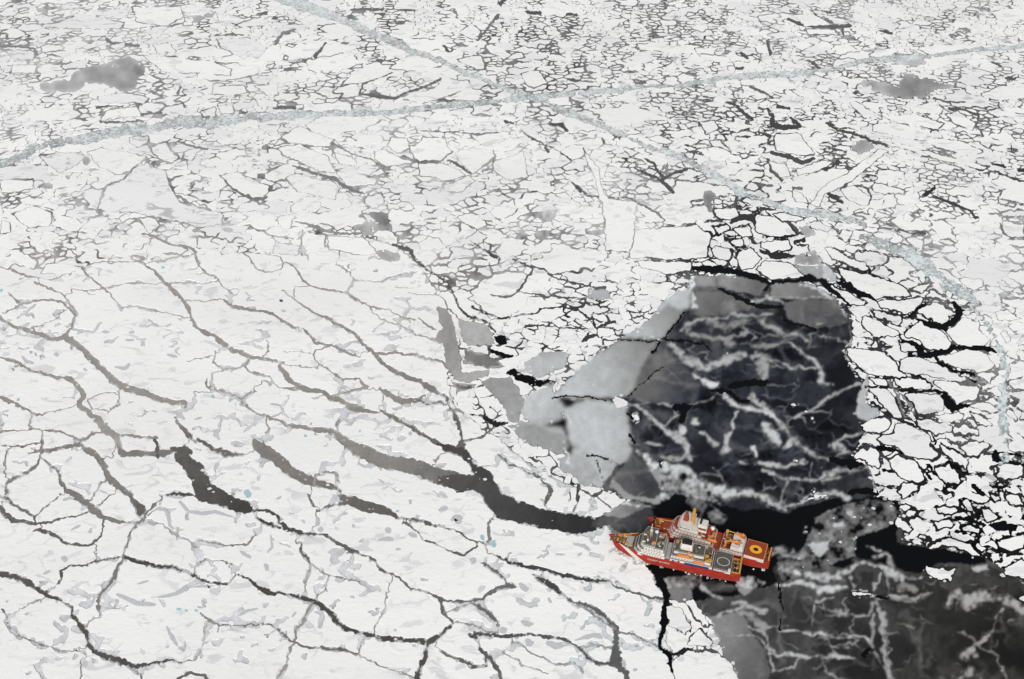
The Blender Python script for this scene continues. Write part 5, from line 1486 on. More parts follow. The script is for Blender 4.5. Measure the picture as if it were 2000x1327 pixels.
def weathered_hull():
    """ship's red: rain and rust streaks down the plating, ice scuffs along the waterline"""
    m = bpy.data.materials.new("weathered_hull_red"); m.use_nodes = True
    nt = m.node_tree; N, Lk = nt.nodes, nt.links
    b = N["Principled BSDF"]; b.inputs["Roughness"].default_value = 0.7; b.inputs["Specular IOR Level"].default_value = 0.12
    tc = N.new("ShaderNodeTexCoord")
    def nz(sc, scale, detail=5):
        mp = N.new("ShaderNodeMapping"); mp.inputs["Scale"].default_value = sc
        Lk.new(tc.outputs["Object"], mp.inputs["Vector"])
        n = N.new("ShaderNodeTexNoise"); n.inputs["Scale"].default_value = scale; n.inputs["Detail"].default_value = detail
        Lk.new(mp.outputs[0], n.inputs["Vector"]); return n.outputs["Fac"]
    def rng_(src, a, c):
        r = N.new("ShaderNodeMapRange"); r.interpolation_type = 'SMOOTHSTEP'
        r.inputs["From Min"].default_value = a; r.inputs["From Max"].default_value = c
        Lk.new(src, r.inputs["Value"]); return r.outputs[0]
    def mix(f, a, c):
        n = N.new("ShaderNodeMix"); n.data_type = 'RGBA'; Lk.new(f, n.inputs[0])
        for i, s in ((6, a), (7, c)):
            if isinstance(s, tuple): n.inputs[i].default_value = (*s, 1)
            else: Lk.new(s, n.inputs[i])
        return n.outputs[2]
    col = mix(rng_(nz((1, 1, 1), 0.12), 0.3, 0.7), (0.29, 0.026, 0.016), (0.38, 0.034, 0.02))
    col = mix(rng_(nz((1, 1, 0.08), 0.55), 0.55, 0.72), col, (0.17, 0.035, 0.018))
    sep = N.new("ShaderNodeSeparateXYZ"); Lk.new(tc.outputs["Object"], sep.inputs[0])
    low = N.new("ShaderNodeMapRange"); low.inputs["From Min"].default_value = 3.6; low.inputs["From Max"].default_value = 0.6
    Lk.new(sep.outputs["Z"], low.inputs["Value"])
    mu = N.new("ShaderNodeMath"); mu.operation = 'MULTIPLY'
    Lk.new(low.outputs[0], mu.inputs[0]); Lk.new(rng_(nz((0.3, 0.3, 1.5), 0.7), 0.48, 0.62), mu.inputs[1])
    col = mix(mu.outputs[0], col, (0.20, 0.12, 0.10))
    Lk.new(col, b.inputs["Base Color"])
    return m
M_HULL = weathered_hull()

class MB:
    """collects simple solids and links them as one part"""
    def __init__(self): self.v, self.f = [], []
    def box(self, x0, x1, y0, y1, z0, z1, tx=0.0, ty=0.0, tx1=None):
        """tx, ty draw the top in (tx at the after end, tx1 at the forward end)"""
        tx1 = tx if tx1 is None else tx1
        b = len(self.v)
        self.v += [(x0, y0, z0), (x1, y0, z0), (x1, y1, z0), (x0, y1, z0),
                   (x0 + tx, y0 + ty, z1), (x1 - tx1, y0 + ty, z1), (x1 - tx1, y1 - ty, z1), (x0 + tx, y1 - ty, z1)]
        self.f += [(b, b + 3, b + 2, b + 1), (b + 4, b + 5, b + 6, b + 7), (b, b + 1, b + 5, b + 4), (b + 1, b + 2, b + 6, b + 5), (b + 2, b + 3, b + 7, b + 6), (b + 3, b, b + 4, b + 7)]
        return self
    def tube(self, p, q, r0, r1=None, n=8):
        r1 = r0 if r1 is None else r1
        p, q = Vector(p), Vector(q)
        d = (q - p).normalized()
        a = d.orthogonal().normalized(); c = d.cross(a)
        b = len(self.v)
        for base_, r in ((p, r0), (q, r1)):
            for k in range(n):
                t = 2 * math.pi * k / n
                self.v.append(tuple(base_ + a * math.cos(t) * r + c * math.sin(t) * r))
        for k in range(n):
            k2 = (k + 1) % n
            self.f.append((b + k, b + k2, b + n + k2, b + n + k))
        self.f.append(tuple(b + k for k in reversed(range(n))))
        self.f.append(tuple(b + n + k for k in range(n)))
        return self
    def prism(self, outline, z0, z1, inset=0.0):
        """upright prism over an xy outline (counter clockwise)"""
        b = len(self.v); n = len(outline)
        cx = sum(p[0] for p in outline) / n; cy_ = sum(p[1] for p in outline) / n
        self.v += [(x, y, z0) for x, y in outline]
        self.v += [(x + (cx - x) * inset, y + (cy_ - y) * inset, z1) for x, y in outline]
        self.f.append(tuple(b + k for k in reversed(range(n)))); self.f.append(tuple(b + n + k for k in range(n)))
        for k in range(n):
            k2 = (k + 1) % n
            self.f.append((b + k, b + k2, b + n + k2, b + n + k))
        return self
    def ring(self, x, y, z, r0, r1, h, n=28):
        b = len(self.v)
        for zz in (z, z + h):
            for r in (r0, r1):
                self.v += [(x + math.cos(2 * math.pi * k / n) * r, y + math.sin(2 * math.pi * k / n) * r, zz) for k in range(n)]
        for k in range(n):
            k2 = (k + 1) % n
            i0, o0, i1, o1 = b + k, b + n + k, b + 2 * n + k, b + 3 * n + k
            j0, p0, j1, p1 = b + k2, b + n + k2, b + 2 * n + k2, b + 3 * n + k2
            self.f += [(i1, o1, p1, j1), (o0, p0, p1, o1), (j0, i0, i1, j1), (i0, j0, p0, o0)]
        return self
    def build(self, name, m_, parent):
        me = bpy.data.meshes.new(name)
        me.from_pydata([(x, y * (1.0 if name in ON_HULL else YSC), z + (0.0 if name in ON_HULL else ZOFF)) for x, y, z in self.v], [], self.f)
        me.update()
        return new_obj(name, me, m_, parent)
YSC = 0.88      # the houses follow the beam
ZOFF = 0.0      # height of the fittings above their first drawing
ON_HULL = ("hull", "bulwark_rail", "main_deck", "hull_slash", "fender")

def hull_width(t, B, fine=0.30, stern=0.82):
    s = 1 - t
    bow = min(1.0, (s / fine)) if s < fine else 1.0
    bow = math.sin(bow * math.pi / 2) ** 0.85
    st = stern + (1 - stern) * min(1.0, t / 0.14) ** 0.6 if t < 0.14 else 1.0
    return max(0.02, 0.5 * B * bow * st)
def make_hull(root, L, B, sheer, overhang=9.0, material=None, bulwark=1.0, stern=0.82):
    """lofted icebreaker hull: rows from below the water to the bulwark rail, plus deck laid inside"""
    stations = [k / 40 for k in range(41)]
    hf = (-0.35, 0.0, 0.35, 0.7, 1.0)
    mb = MB()
    rows = []
    for t in stations:
        zt = sheer(t)
        col_ = []
        for h in hf:
            x = -L / 2 + t * (L - overhang * (1 - max(h, -0.2)) ** 1.2 * (1 if t > 0.5 else 0))
            if t > 0.5:
                x = -L / 2 + 0.5 * L + (t - 0.5) / 0.5 * (0.5 * L - overhang * (1 - h) * 0.8)
            b_ = hull_width(t, B, 0.30, stern) * (0.86 + 0.14 * max(0, h) ** 0.7)
            col_.append((x, b_, zt * h if h > 0 else h * 6.0))
        rows.append(col_)
    nH = len(hf)
    for side in (1, -1):
        base_ = len(mb.v)
        for col_ in rows:
            mb.v += [(x, b_ * side, z) for x, b_, z in col_]
        for i in range(len(rows) - 1):
            for j in range(nH - 1):
                q = (base_ + i * nH + j, base_ + (i + 1) * nH + j, base_ + (i + 1) * nH + j + 1, base_ + i * nH + j + 1)
                mb.f.append(q if side < 0 else q[::-1])
    # transom
    base_ = len(mb.v)
    c0 = rows[0]
    mb.v += [(x, b_, z) for x, b_, z in c0] + [(x, -b_, z) for x, b_, z in c0]
    for j in range(nH - 1):
        mb.f.append((base_ + j, base_ + j + 1, base_ + nH + j + 1, base_ + nH + j))
    hull = mb.build("hull", material or M_HULL, root)
    dk = MB()
    top = [(r[-1][0], r[-1][1] - 0.35, r[-1][2] - bulwark) for r in rows]
    n = len(top)
    dk.v += [(x + (0.3 if k == 0 else 0), max(0.01, y), z) for k, (x, y, z) in enumerate(top)] + [(x + (0.3 if k == 0 else 0), -max(0.01, y), z) for k, (x, y, z) in enumerate(top)]
    for k in range(n - 1):
        dk.f.append((k, n + k, n + k + 1, k + 1))
    rail = MB()   # capping rail on the bulwark
    for side in (1, -1):
        for k in range(n - 1):
            (x0, y0, z0), (x1, y1, z1) = (rows[k][-1], rows[k + 1][-1])
            rail.tube((x0, y0 * side, z0), (x1, y1 * side, z1), 0.16, n=5)
    rail.build("bulwark_rail", material or M_RED, hull)
    return hull, dk, rows
def railing(parent, pts_, h=1.1, closed=True):
    mb = MB()
    n = len(pts_)
    for k in range(n if closed else n - 1):
        a, b = Vector(pts_[k]), Vector(pts_[(k + 1) % n])
        m_ = max(1, int((b - a).length / 2.2))
        for i in range(m_):
            p = a + (b - a) * (i / m_)
            mb.tube(p, p + Vector((0, 0, h)), 0.05, n=4)
        for hh_ in (h, h * 0.55):
            mb.tube(a + Vector((0, 0, hh_)), b + Vector((0, 0, hh_)), 0.06, n=4)
    return mb.build("railing", M_WHITE, parent)
def tier(root, x0, x1, hb, z0, z1, roof=None, name="deckhouse", chamfer=0.0, wall=None, rails=True):
    """one storey of the superstructure with its roof deck as a sub-part"""
    mb = MB()
    out = [(x0, -hb), (x1 - chamfer, -hb), (x1, -hb * 0.55), (x1, hb * 0.55), (x1 - chamfer, hb), (x0, hb)] if chamfer else [(x0, -hb), (x1, -hb), (x1, hb), (x0, hb)]
    mb.prism(out, z0, z1)
    o = mb.build(name, wall or M_WHITE, root)
    rf = MB()
    cx = (x0 + x1) / 2
    rf.prism([(cx + (x - cx) * 0.985, y * 0.985) for x, y in out], z1 + 0.004, z1 + 0.12)
    rf.build("roof_deck", roof or M_DECK, o)
    if rails:
        railing(o, [(cx + (x - cx) * 0.97, y * 0.97, z1 + 0.12) for x, y in out])
    return o
def windows(parent, xs, y, z, w=0.9, h=0.8, face='side', mtl=None):
    for k in xs:
        mb = MB()
        if face == 'side':
            s = 1 if y > 0 else -1
            mb.box(k - w / 2, k + w / 2, min(y, y + 0.06 * s), max(y, y + 0.06 * s), z - h / 2, z + h / 2)
        else:   # forward or after facing: k runs across, y is the x position
            s = 1 if face == 'fore' else -1
            mb.box(min(y, y + 0.06 * s), max(y, y + 0.06 * s), k - w / 2, k + w / 2, z - h / 2, z + h / 2)
        mb.build("window", mtl or M_GLASS, parent)
def lifeboat(root, x, y, z, ln=9.0, w=3.0):
    """enclosed boat: pointed hull, rounded canopy with a steering cupola, in its davits"""
    mb = MB()
    prof = [(-.5, .45), (-.42, .85), (-.2, 1), (.2, 1), (.38, .8), (.5, .12)]
    for (zz, k) in ((0, .35), (.9, .9), (1.4, 1.0)):
        pass
    lv = [(0.0, .45), (0.7, .85), (1.3, 1.0)]
    b0 = 0
    for zz, k in lv:
        mb.v += [(x + px * ln, y + py * w / 2 * k, z + zz) for px, py in prof] + [(x + px * ln, y - py * w / 2 * k, z + zz) for px, py in reversed(prof)]
    n = len(prof) * 2
    for r in range(2):
        for k in range(n):
            k2 = (k + 1) % n
            mb.f.append((r * n + k, (r + 1) * n + k, (r + 1) * n + k2, r * n + k2))
    mb.f.append(tuple(range(n)))
    bo = mb.build("lifeboat", M_ORANGE, root)
    cn_ = MB()
    for zz, k in ((1.3, .98), (2.0, .86), (2.4, .5)):
        cn_.v += [(x + px * ln * (.97 if zz < 2 else .85), y + py * w / 2 * k, z + zz) for px, py in prof] + [(x + px * ln * (.97 if zz < 2 else .85), y - py * w / 2 * k, z + zz) for px, py in reversed(prof)]
    for r in range(2):
        for k in range(n):
            k2 = (k + 1) % n
            cn_.f.append((r * n + k, (r + 1) * n + k, (r + 1) * n + k2, r * n + k2))
    cn_.f.append(tuple(reversed(range(2 * n, 3 * n))))
    cn_.box(x - ln * .32, x - ln * .18, y - .6, y + .6, z + 2.3, z + 3.0, .15, .15)
    cn_.build("canopy", M_ORANGE, bo)
    for sx in (-.3, .3):
        dv = MB()
        dv.tube((x + sx * ln, y * 0.8, z - 0.6), (x + sx * ln, y * 0.86, z + 3.2), 0.18, n=6)
        dv.tube((x + sx * ln, y * 0.86, z + 3.2), (x + sx * ln, y, z + 3.4), 0.16, n=6)
        dv.tube((x + sx * ln, y, z + 3.4), (x + sx * ln, y, z + 2.2), 0.05, n=4)
        dv.build("davit", M_WHITE, bo)
    return bo
def crane(root, x, y, z, h, boom, ang, lift=0.35, m_=None):
    mb = MB()
    mb.tube((x, y, z), (x, y, z + h), 0.9, 0.7, 10)
    mb.box(x - 1.2, x + 1.2, y - 1.0, y + 1.0, z + h, z + h + 1.8, .2, .2)
    o = mb.build("crane", m_ or M_BUFF, root)
    b_ = MB()
    p0 = Vector((x, y, z + h + 1.2))
    p1 = p0 + Vector((math.cos(ang) * math.cos(lift), math.sin(ang) * math.cos(lift), math.sin(lift))) * boom
    b_.tube(p0, p1, 0.55, 0.3, 6)
    b_.build("boom", m_ or M_BUFF, o)
    c_ = MB(); c_.tube(p1, p1 - Vector((0, 0, 2.5)), 0.06, n=4); c_.box(p1.x - .25, p1.x + .25, p1.y - .25, p1.y + .25, p1.z - 3.0, p1.z - 2.5)
    c_.build("hook", M_BLACK, o)
    return o
def mast(root, x, y, z, h, m_=None, dome=True):
    mb = MB()
    for dx, dy in ((-1.1, -1.1), (1.1, -1.1), (0, 1.3)):
        mb.tube((x + dx, y + dy, z), (x + dx * .25, y + dy * .25, z + h), 0.16, 0.1, 5)
    for k in range(1, 6):
        f = k / 6; s_ = 1.1 * (1 - .75 * f)
        mb.tube((x - s_, y - s_, z + h * f), (x + s_, y - s_, z + h * f), 0.07, n=4)
        mb.tube((x - s_, y - s_, z + h * f), (x, y + s_ * 1.2, z + h * f), 0.07, n=4)
        mb.tube((x + s_, y - s_, z + h * f), (x, y + s_ * 1.2, z + h * f), 0.07, n=4)
    mb.tube((x, y, z + h), (x, y, z + h + 4), 0.1, 0.05, 5)
    mb.box(x - 1.2, x + 1.2, y - 1.2, y + 1.2, z + h * .62, z + h * .64)
    o = mb.build("mast", m_ or M_WHITE, root)
    r = MB(); r.box(x - .25, x + .25, y - 2.2, y + 2.2, z + h + .6, z + h + .95); r.build("radar_scanner", M_WHITE, o)
    y_ = MB(); y_.tube((x, y - 3.2, z + h * .85), (x, y + 3.2, z + h * .85), 0.09, n=5); y_.build("yardarm", m_ or M_WHITE, o)
    return o
def dome(root, x, y, z, r):
    mb = MB()
    n, k = 12, 5
    for j in range(k):
        a = -0.5 + (math.pi / 2 + 0.5) * j / k
        mb.v += [(x + math.cos(2 * math.pi * i / n) * r * math.cos(a), y + math.sin(2 * math.pi * i / n) * r * math.cos(a), z + r + r * math.sin(a)) for i in range(n)]
    mb.v.append((x, y, z + 2 * r))
    for j in range(k - 1):
        for i in range(n):
            i2 = (i + 1) % n
            mb.f.append((j * n + i, j * n + i2, (j + 1) * n + i2, (j + 1) * n + i))
    for i in range(n):
        mb.f.append(((k - 1) * n + i, (k - 1) * n + (i + 1) % n, k * n))
    mb.tube((x, y, z - 1.5), (x, y, z + r * .6), 0.35, n=8)
    return mb.build("radome", M_WHITE, root)
def place_ship(name, bow_px, bow_z, stern_px, stern_z, label):
    b_, s_ = at(*bow_px, bow_z), at(*stern_px, stern_z)
    d = b_ - s_; d.z = 0
    L = d.length
    c = (b_ + s_) / 2
    root = bpy.data.objects.new(name, None)
    COL.objects.link(root)
    root.location = (c.x, c.y, 0)
    root.rotation_euler = (0, 0, math.atan2(d.y, d.x))
    tag(root, label, "ship", "icebreakers moored side by side in the ice")
    return root, L

# ---- near ship: red hull with a white slash, white superstructure, grey decks, brown working deck at the stern
near_ship, L1 = place_ship("icebreaker_ship", (1189, 1044), 15.0, (1449, 1109), 9.6,
    "near red hulled icebreaker with white superstructure and grey helicopter deck, bow against the white floe")
B1 = 19.8
sheer1 = lambda t: 10.4 + (4.8 * max(0, (t - 0.62) / 0.38) ** 1.5) - (0.6 if t < 0.1 else 0)
hull1, dk1, rows1 = make_hull(near_ship, L1, B1, sheer1, stern=0.74)
dk1.build("main_deck", M_BROWN, near_ship)
def X1(s): return L1 / 2 - s * L1
# white slash across the bow shoulder: follows the plating
def hull_patch(root, rows, L, t0, t1, slant, m_, name, z_lo=0.0, z_hi=1.0, out=0.05):
    mb = MB()
    nT, nZ = 5, 6
    for side in (1,):
        base_ = len(mb.v)
        for j in range(nZ + 1):
            hfj = z_lo + (z_hi - z_lo) * j / nZ
            for i in range(nT + 1):
                t = t0 + (t1 - t0) * i / nT + slant * (hfj - 0.5)
                t = min(max(t, 0.0), 1.0)
                zt = sheer1(t)
                x = -L / 2 + 0.5 * L + (t - 0.5) / 0.5 * (0.5 * L - 9.0 * (1 - hfj) * 0.8) if t > 0.5 else -L / 2 + t * L
                b_ = hull_width(t, B1) * (0.86 + 0.14 * max(0, hfj) ** 0.7)
                mb.v.append((x + 0.03, (b_ + out) * side, zt * hfj))
        for j in range(nZ):
            for i in range(nT):
                q = (base_ + j * (nT + 1) + i, base_ + j * (nT + 1) + i + 1, base_ + (j + 1) * (nT + 1) + i + 1, base_ + (j + 1) * (nT + 1) + i)
                mb.f.append(q if side < 0 else q[::-1])
    return mb.build(name, m_, root)
hull_patch(near_ship, rows1, L1, 0.775, 0.86, 0.12, M_WHITE, "hull_slash")
# lettering on the side: small white letters, too small to read
txt = bpy.data.curves.new("lettering", 'FONT')
txt.body = "COAST GUARD"
txt.size = 2.6; txt.align_x = 'CENTER'; txt.extrude = 0.03
tmp = bpy.data.objects.new("lettering", txt)
COL.objects.link(tmp)
dg = bpy.context.evaluated_depsgraph_get()
tme = bpy.data.meshes.new_from_object(tmp.evaluated_get(dg))
bpy.data.objects.remove(tmp)
lx = X1(0.40)
for v_ in tme.vertices:
    px, pz = v_.co.x, v_.co.y
    out_ = v_.co.z
    t = (lx - px + L1 / 2) / L1
    hfr = (5.6 + pz) / sheer1(t)
    v_.co = (lx - px, hull_width(t, B1) * (0.86 + 0.14 * hfr ** 0.7) + 0.06 + out_, 5.6 + pz)
tme.materials.clear()
new_obj("lettering", tme, M_WHITE, near_ship)
ZOFF = 3.2
# forecastle
fc = MB(); fc.box(X1(.19), X1(.135), -6, 6, 9.3, 10.3, .3, .3); fc.build("cargo_hatch", M_STEEL, near_ship)
crane(near_ship, X1(.12), -2.5, 9.2, 3.0, 11, math.radians(200), 0.12)
for yy_ in (-3.0, 3.0):
    MB().tube((X1(.075), yy_ - 1.3, 11.4), (X1(.075), yy_ + 1.3, 11.4), 0.8, n=10).build("anchor_windlass", M_BUFF, near_ship)
for s_, yy_ in ((.05, 2), (.05, -2), (.1, 4.5), (.1, -5), (.16, 8), (.16, -8)):
    MB().tube((X1(s_), yy_, 9.2), (X1(s_), yy_, 11.6), 0.35, n=8).build("bollard", M_STEEL, near_ship)
# forward superstructure with the bridge
h1 = tier(near_ship, X1(.44), X1(.205), 11.0, 6.3, 10.0, chamfer=4.0)
windows(h1, [X1(.25 + .02 * k) for k in range(9)], 11.0, 8.4)
h2 = tier(near_ship, X1(.435), X1(.225), 10.6, 10.13, 13.2, chamfer=4.0)
windows(h2, [X1(.26 + .02 * k) for k in range(8)], 10.6, 11.8)
h3 = tier(near_ship, X1(.425), X1(.25), 10.2, 13.33, 16.3, chamfer=3.5)
windows(h3, [X1(.28 + .02 * k) for k in range(7)], 10.2, 14.9)
h4 = tier(near_ship, X1(.36), X1(.262), 11.4, 16.43, 19.3, name="bridge", chamfer=2.0)
windows(h4, [-9.6 + 1.6 * k for k in range(13) if abs(-9.6 + 1.6 * k) < 6], X1(.262), 18.2, w=1.25, h=1.0, face='fore')
windows(h4, [X1(.29 + .016 * k) for k in range(5)], 11.4, 18.2, w=1.25, h=1.0)
mast(near_ship, X1(.315), 0, 19.4, 12.0)
dome(near_ship, X1(.35), -5.0, 20.5, 1.5)
dome(near_ship, X1(.30), 6.0, 20.2, 1.0)
for s_, yy_ in ((.38, 4), (.40, -4), (.41, 2), (.38, -7), (.34, 8)):
    MB().box(X1(s_) - .9, X1(s_) + .9, yy_ - .9, yy_ + .9, 16.44 if s_ > .365 else 19.44, 18.0 if s_ > .365 else 20.6, .15, .15).build("vent_box", M_STEEL, near_ship)
# break between the houses: a dark slot with a stair tower
st = MB(); st.box(X1(.475), X1(.445), -9.0, 9.0, 6.3, 9.0); st.build("stair_house", M_STEEL, near_ship)
# after superstructure, boats and funnel
a1 = tier(near_ship, X1(.79), X1(.48), 11.0, 6.3, 9.6)
windows(a1, [X1(.50 + .022 * k) for k in range(3)], 11.0, 8.0)
a2 = tier(near_ship, X1(.775), X1(.485), 9.8, 9.73, 12.6)
windows(a2, [X1(.50 + .022 * k) for k in range(11)], 9.8, 11.2)
a3 = tier(near_ship, X1(.72), X1(.50), 6.6, 12.73, 15.4)
fn = MB(); fn.prism([(X1(.63), -3.2), (X1(.545), -3.2), (X1(.535), -1.5), (X1(.535), 1.5), (X1(.545), 3.2), (X1(.63), 3.2)], 15.53, 22.0, 0.12)
fn_o = fn.build("funnel", M_WHITE, near_ship)
fb = MB(); fb.prism([(X1(.62), -2.7), (X1(.552), -2.7), (X1(.545), -1.3), (X1(.545), 1.3), (X1(.552), 2.7), (X1(.62), 2.7)], 22.01, 23.6, 0.05); fb.build("funnel_top", M_BLACK, fn_o)
lifeboat(near_ship, X1(.575), 9.2, 12.9, 11.0, 3.4)
lifeboat(near_ship, X1(.69), 10.2, 9.9, 10.0, 3.2)
lifeboat(near_ship, X1(.575), -9.2, 12.9, 11.0, 3.4)
for s_, yy_, w_ in ((.745, 8.6, 1.4), (.765, 7.0, 1.6), (.64, 8.5, 1.2), (.74, 3.0, 1.6)):
    MB().box(X1(s_) - w_, X1(s_) + w_, yy_ - 1.1, yy_ + 1.1, 12.74, 14.6, .1, .1).build("deck_locker", M_BUFF, near_ship)
sb_ = MB(); sb_.box(X1(.77), X1(.585), 11.02, 11.5, 6.9, 9.0, .5, 0); sb_.build("side_band", M_NAVY, near_ship)
sb2 = MB(); sb2.box(X1(.515), X1(.495), 11.02, 11.3, 7.0, 8.6); sb2.build("side_band", M_NAVY, near_ship)
# emblem: red maple-like leaf between two bars is only a red mark at this distance
em = MB()
ex, ez = X1(.545), 8.2
leaf = [(0, 1.5), (.35, .8), (.9, 1.0), (.8, .2), (1.3, 0), (.6, -.5), (.7, -.9), (.1, -.75), (.1, -1.4), (-.1, -1.4), (-.1, -.75), (-.7, -.9), (-.6, -.5), (-1.3, 0), (-.8, .2), (-.9, 1.0), (-.35, .8)]
em.v += [(ex - px * 1.2, 11.06, ez + pz) for px, pz in leaf] + [(ex - px * 1.2, 11.14, ez + pz) for px, pz in leaf]
n_ = len(leaf); em.f.append(tuple(range(n_, 2 * n_))); em.f.append(tuple(reversed(range(n_))))
for k in range(n_):
    em.f.append((k, (k + 1) % n_, n_ + (k + 1) % n_, n_ + k))
em.build("emblem", M_RED, near_ship)
# helicopter deck
hg = tier(near_ship, X1(.925), X1(.80), 10.9, 6.2, 8.6, name="helicopter_deck")
mk = MB(); mk.ring(X1(.862), 0, 8.73, 4.6, 5.1, 0.02); mk.build("landing_circle", M_WHITE, hg)
cp_ = MB()
cp_.box(X1(.925), X1(.905), 8.2, 11.0, 8.73, 10.4, .1, .1); cp_.build("corner_house", M_WHITE, near_ship)
nt_ = MB()
for k in range(9):
    xx_ = X1(.925) + (X1(.80) - X1(.925)) * k / 8
    nt_.tube((xx_, 10.9, 8.6), (xx_, 12.2, 9.4), 0.06, n=4); nt_.tube((xx_, -10.9, 8.6), (xx_, -12.2, 9.4), 0.06, n=4)
nt_.tube((X1(.925), 12.2, 9.4), (X1(.80), 12.2, 9.4), 0.07, n=4); nt_.tube((X1(.925), -12.2, 9.4), (X1(.80), -12.2, 9.4), 0.07, n=4)
nt_.build("safety_net", M_STEEL, hg)
# stern working deck with buff gantry
gn = MB()
for yy_ in (-7.3, 7.3):
    gn.box(-L1 / 2 + .6, -L1 / 2 + 1.8, yy_ - .6, yy_ + .6, 5.6, 10.5, .1, .1)
gn.box(-L1 / 2 + .7, -L1 / 2 + 1.9, -7.9, 7.9, 10.5, 11.6)
gn.build("stern_gantry", M_BUFF, near_ship)
for yy_ in (-8.25, 8.25):
    MB().box(-L1 / 2 + 1.8, X1(.93), yy_ - .35, yy_ + .35, 5.7, 7.4).build("stern_bulwark", M_BUFF, near_ship)
for yy_ in (-4.0, 0.5, 4.5):
    MB().tube((X1(.955), yy_ - 1.2, 6.8), (X1(.955), yy_ + 1.2, 6.8), 0.9, n=10).build("tow_winch", M_BLACK, near_ship)

ZOFF = 2.6
# ---- far ship: red brown decks, tall white house, buff stack and cranes, ringed landing deck aft
far_ship, L2 = place_ship("icebreaker_ship", (1264, 1011), 14.0, (1506, 1087), 9.0,
    "far icebreaker with red brown decks, buff cranes and a yellow ringed landing deck aft")
B2 = 19.6
sheer2 = lambda t: 9.4 + (4.6 * max(0, (t - 0.62) / 0.38) ** 1.5)
hull2, dk2, rows2 = make_hull(far_ship, L2, B2, sheer2, stern=0.66)
dk2.build("main_deck", M_REDDECK, far_ship)
def X2(s): return L2 / 2 - s * L2
fw = MB(); fw.box(X2(.2), X2(.13), -5, 5, 8.6, 10.2, .3, .3); fw.build("cargo_hatch", M_REDDECK, far_ship)
crane(far_ship, X2(.11), 0, 8.8, 3.5, 12, math.radians(185), 0.1)
for yy_ in (-3.0, 3.0):
    MB().tube((X2(.06), yy_ - 1.3, 11.2), (X2(.06), yy_ + 1.3, 11.2), 0.9, n=10).build("anchor_windlass", M_BLACK, far_ship)
t1 = tier(far_ship, X2(0.555), X2(0.190), 10.6, 6.0, 9.6, M_REDDECK, chamfer=3.0)
windows(t1, [X2(0.225 + .025 * k) for k in range(12)], 10.6, 8.0)
t2 = tier(far_ship, X2(0.535), X2(0.205), 10.0, 9.73, 12.6, M_REDDECK, chamfer=3.0)
windows(t2, [X2(0.235 + .025 * k) for k in range(11)], 10.0, 11.2)
t3 = tier(far_ship, X2(0.455), X2(0.220), 9.2, 12.73, 15.5, M_REDDECK, chamfer=3.0)
windows(t3, [X2(0.245 + .025 * k) for k in range(8)], 9.2, 14.2)
t4 = tier(far_ship, X2(0.425), X2(0.255), 8.6, 15.63, 18.6, M_WHITE, chamfer=2.5)
t5 = tier(far_ship, X2(0.375), X2(0.270), 10.2, 18.73, 21.4, M_WHITE, name="bridge", chamfer=2.0)
windows(t5, [-5.4 + 1.55 * k for k in range(8)], X2(0.270), 20.4, w=1.2, h=1.0, face='fore')
windows(t5, [X2(0.290 + .016 * k) for k in range(5)], 10.2, 20.4, w=1.2, h=1.0)
ms = MB(); ms.prism([(X2(0.330), -2.2), (X2(0.290), -2.2), (X2(0.290), 2.2), (X2(0.330), 2.2)], 21.53, 30.5, 0.55)
ms_o = ms.build("mast_house", M_REDDECK, far_ship)
by = MB(); by.prism([(X2(0.380), -1.6), (X2(0.350), -1.6), (X2(0.350), 1.6), (X2(0.380), 1.6)], 18.74, 36.0, 0.35); by.tube((X2(0.365), 0, 36), (X2(0.365), 0, 39), 0.12, n=5)
by_o = by.build("buff_mast", M_BUFF, far_ship)
yd = MB(); yd.tube((X2(0.365), -4, 31), (X2(0.365), 4, 31), 0.12, n=5); yd.box(X2(0.365) - .3, X2(0.365) + .3, -2.4, 2.4, 34.6, 35.0); yd.build("yardarm", M_BUFF, by_o)
f2 = MB(); f2.prism([(X2(0.485), -4.4), (X2(0.410), -4.4), (X2(0.400), 0), (X2(0.410), 4.4), (X2(0.485), 4.4)], 15.63, 23.5, 0.1); f2o = f2.build("funnel", M_WHITE, far_ship)
for yy_ in (-1.8, 1.8):
    MB().tube((X2(0.430), yy_, 23.5), (X2(0.430), yy_, 25.6), 0.9, n=10).build("funnel_top", M_BLACK, f2o)
fs = MB(); fs.box(X2(0.480), X2(0.415), 4.28, 4.34, 18.2, 20.4); fs.build("funnel_stripe", M_REDDECK, f2o)
dome(far_ship, X2(0.520), -3, 15.0, 1.9)
rb = MB(); rb.box(X2(0.515), X2(0.490), -3.5, 3.5, 12.74, 17.5, .2, .3); rb.build("exhaust_house", M_RED, far_ship)
t6 = tier(far_ship, X2(.79), X2(.61), 9.8, 6.0, 9.0, M_REDDECK)
windows(t6, [X2(.63 + .025 * k) for k in range(6)], 9.8, 7.8)
t7 = tier(far_ship, X2(.785), X2(.69), 8.4, 9.13, 12.4, M_WHITE, name="hangar")
crane(far_ship, X2(.635), -6.5, 9.2, 5.5, 15, math.radians(165), 0.18)
crane(far_ship, X2(.645), 5.5, 9.2, 4.5, 13, math.radians(190), 0.2)
lifeboat(far_ship, X2(.735), -8.0, 12.7, 8.5, 2.8)
lifeboat(far_ship, X2(.70), 2.5, 12.7, 9.0, 3.0)
lifeboat(far_ship, X2(.54), 9.0, 12.9, 8.5, 2.8)
wb = MB(); wb.box(X2(.78), X2(.755), 3.5, 8.0, 12.55, 14.8, .15, .15); wb.build("deck_locker", M_WHITE, far_ship)
hd = tier(far_ship, X2(.955), X2(.80), 10.3, 6.0, 9.4, M_REDDECK, name="helicopter_deck", rails=False)
r2 = MB(); r2.ring(X2(.877), 0, 9.53, 2.1, 5.0, 0.03); r2.build("landing_circle", M_YELLOW, hd)
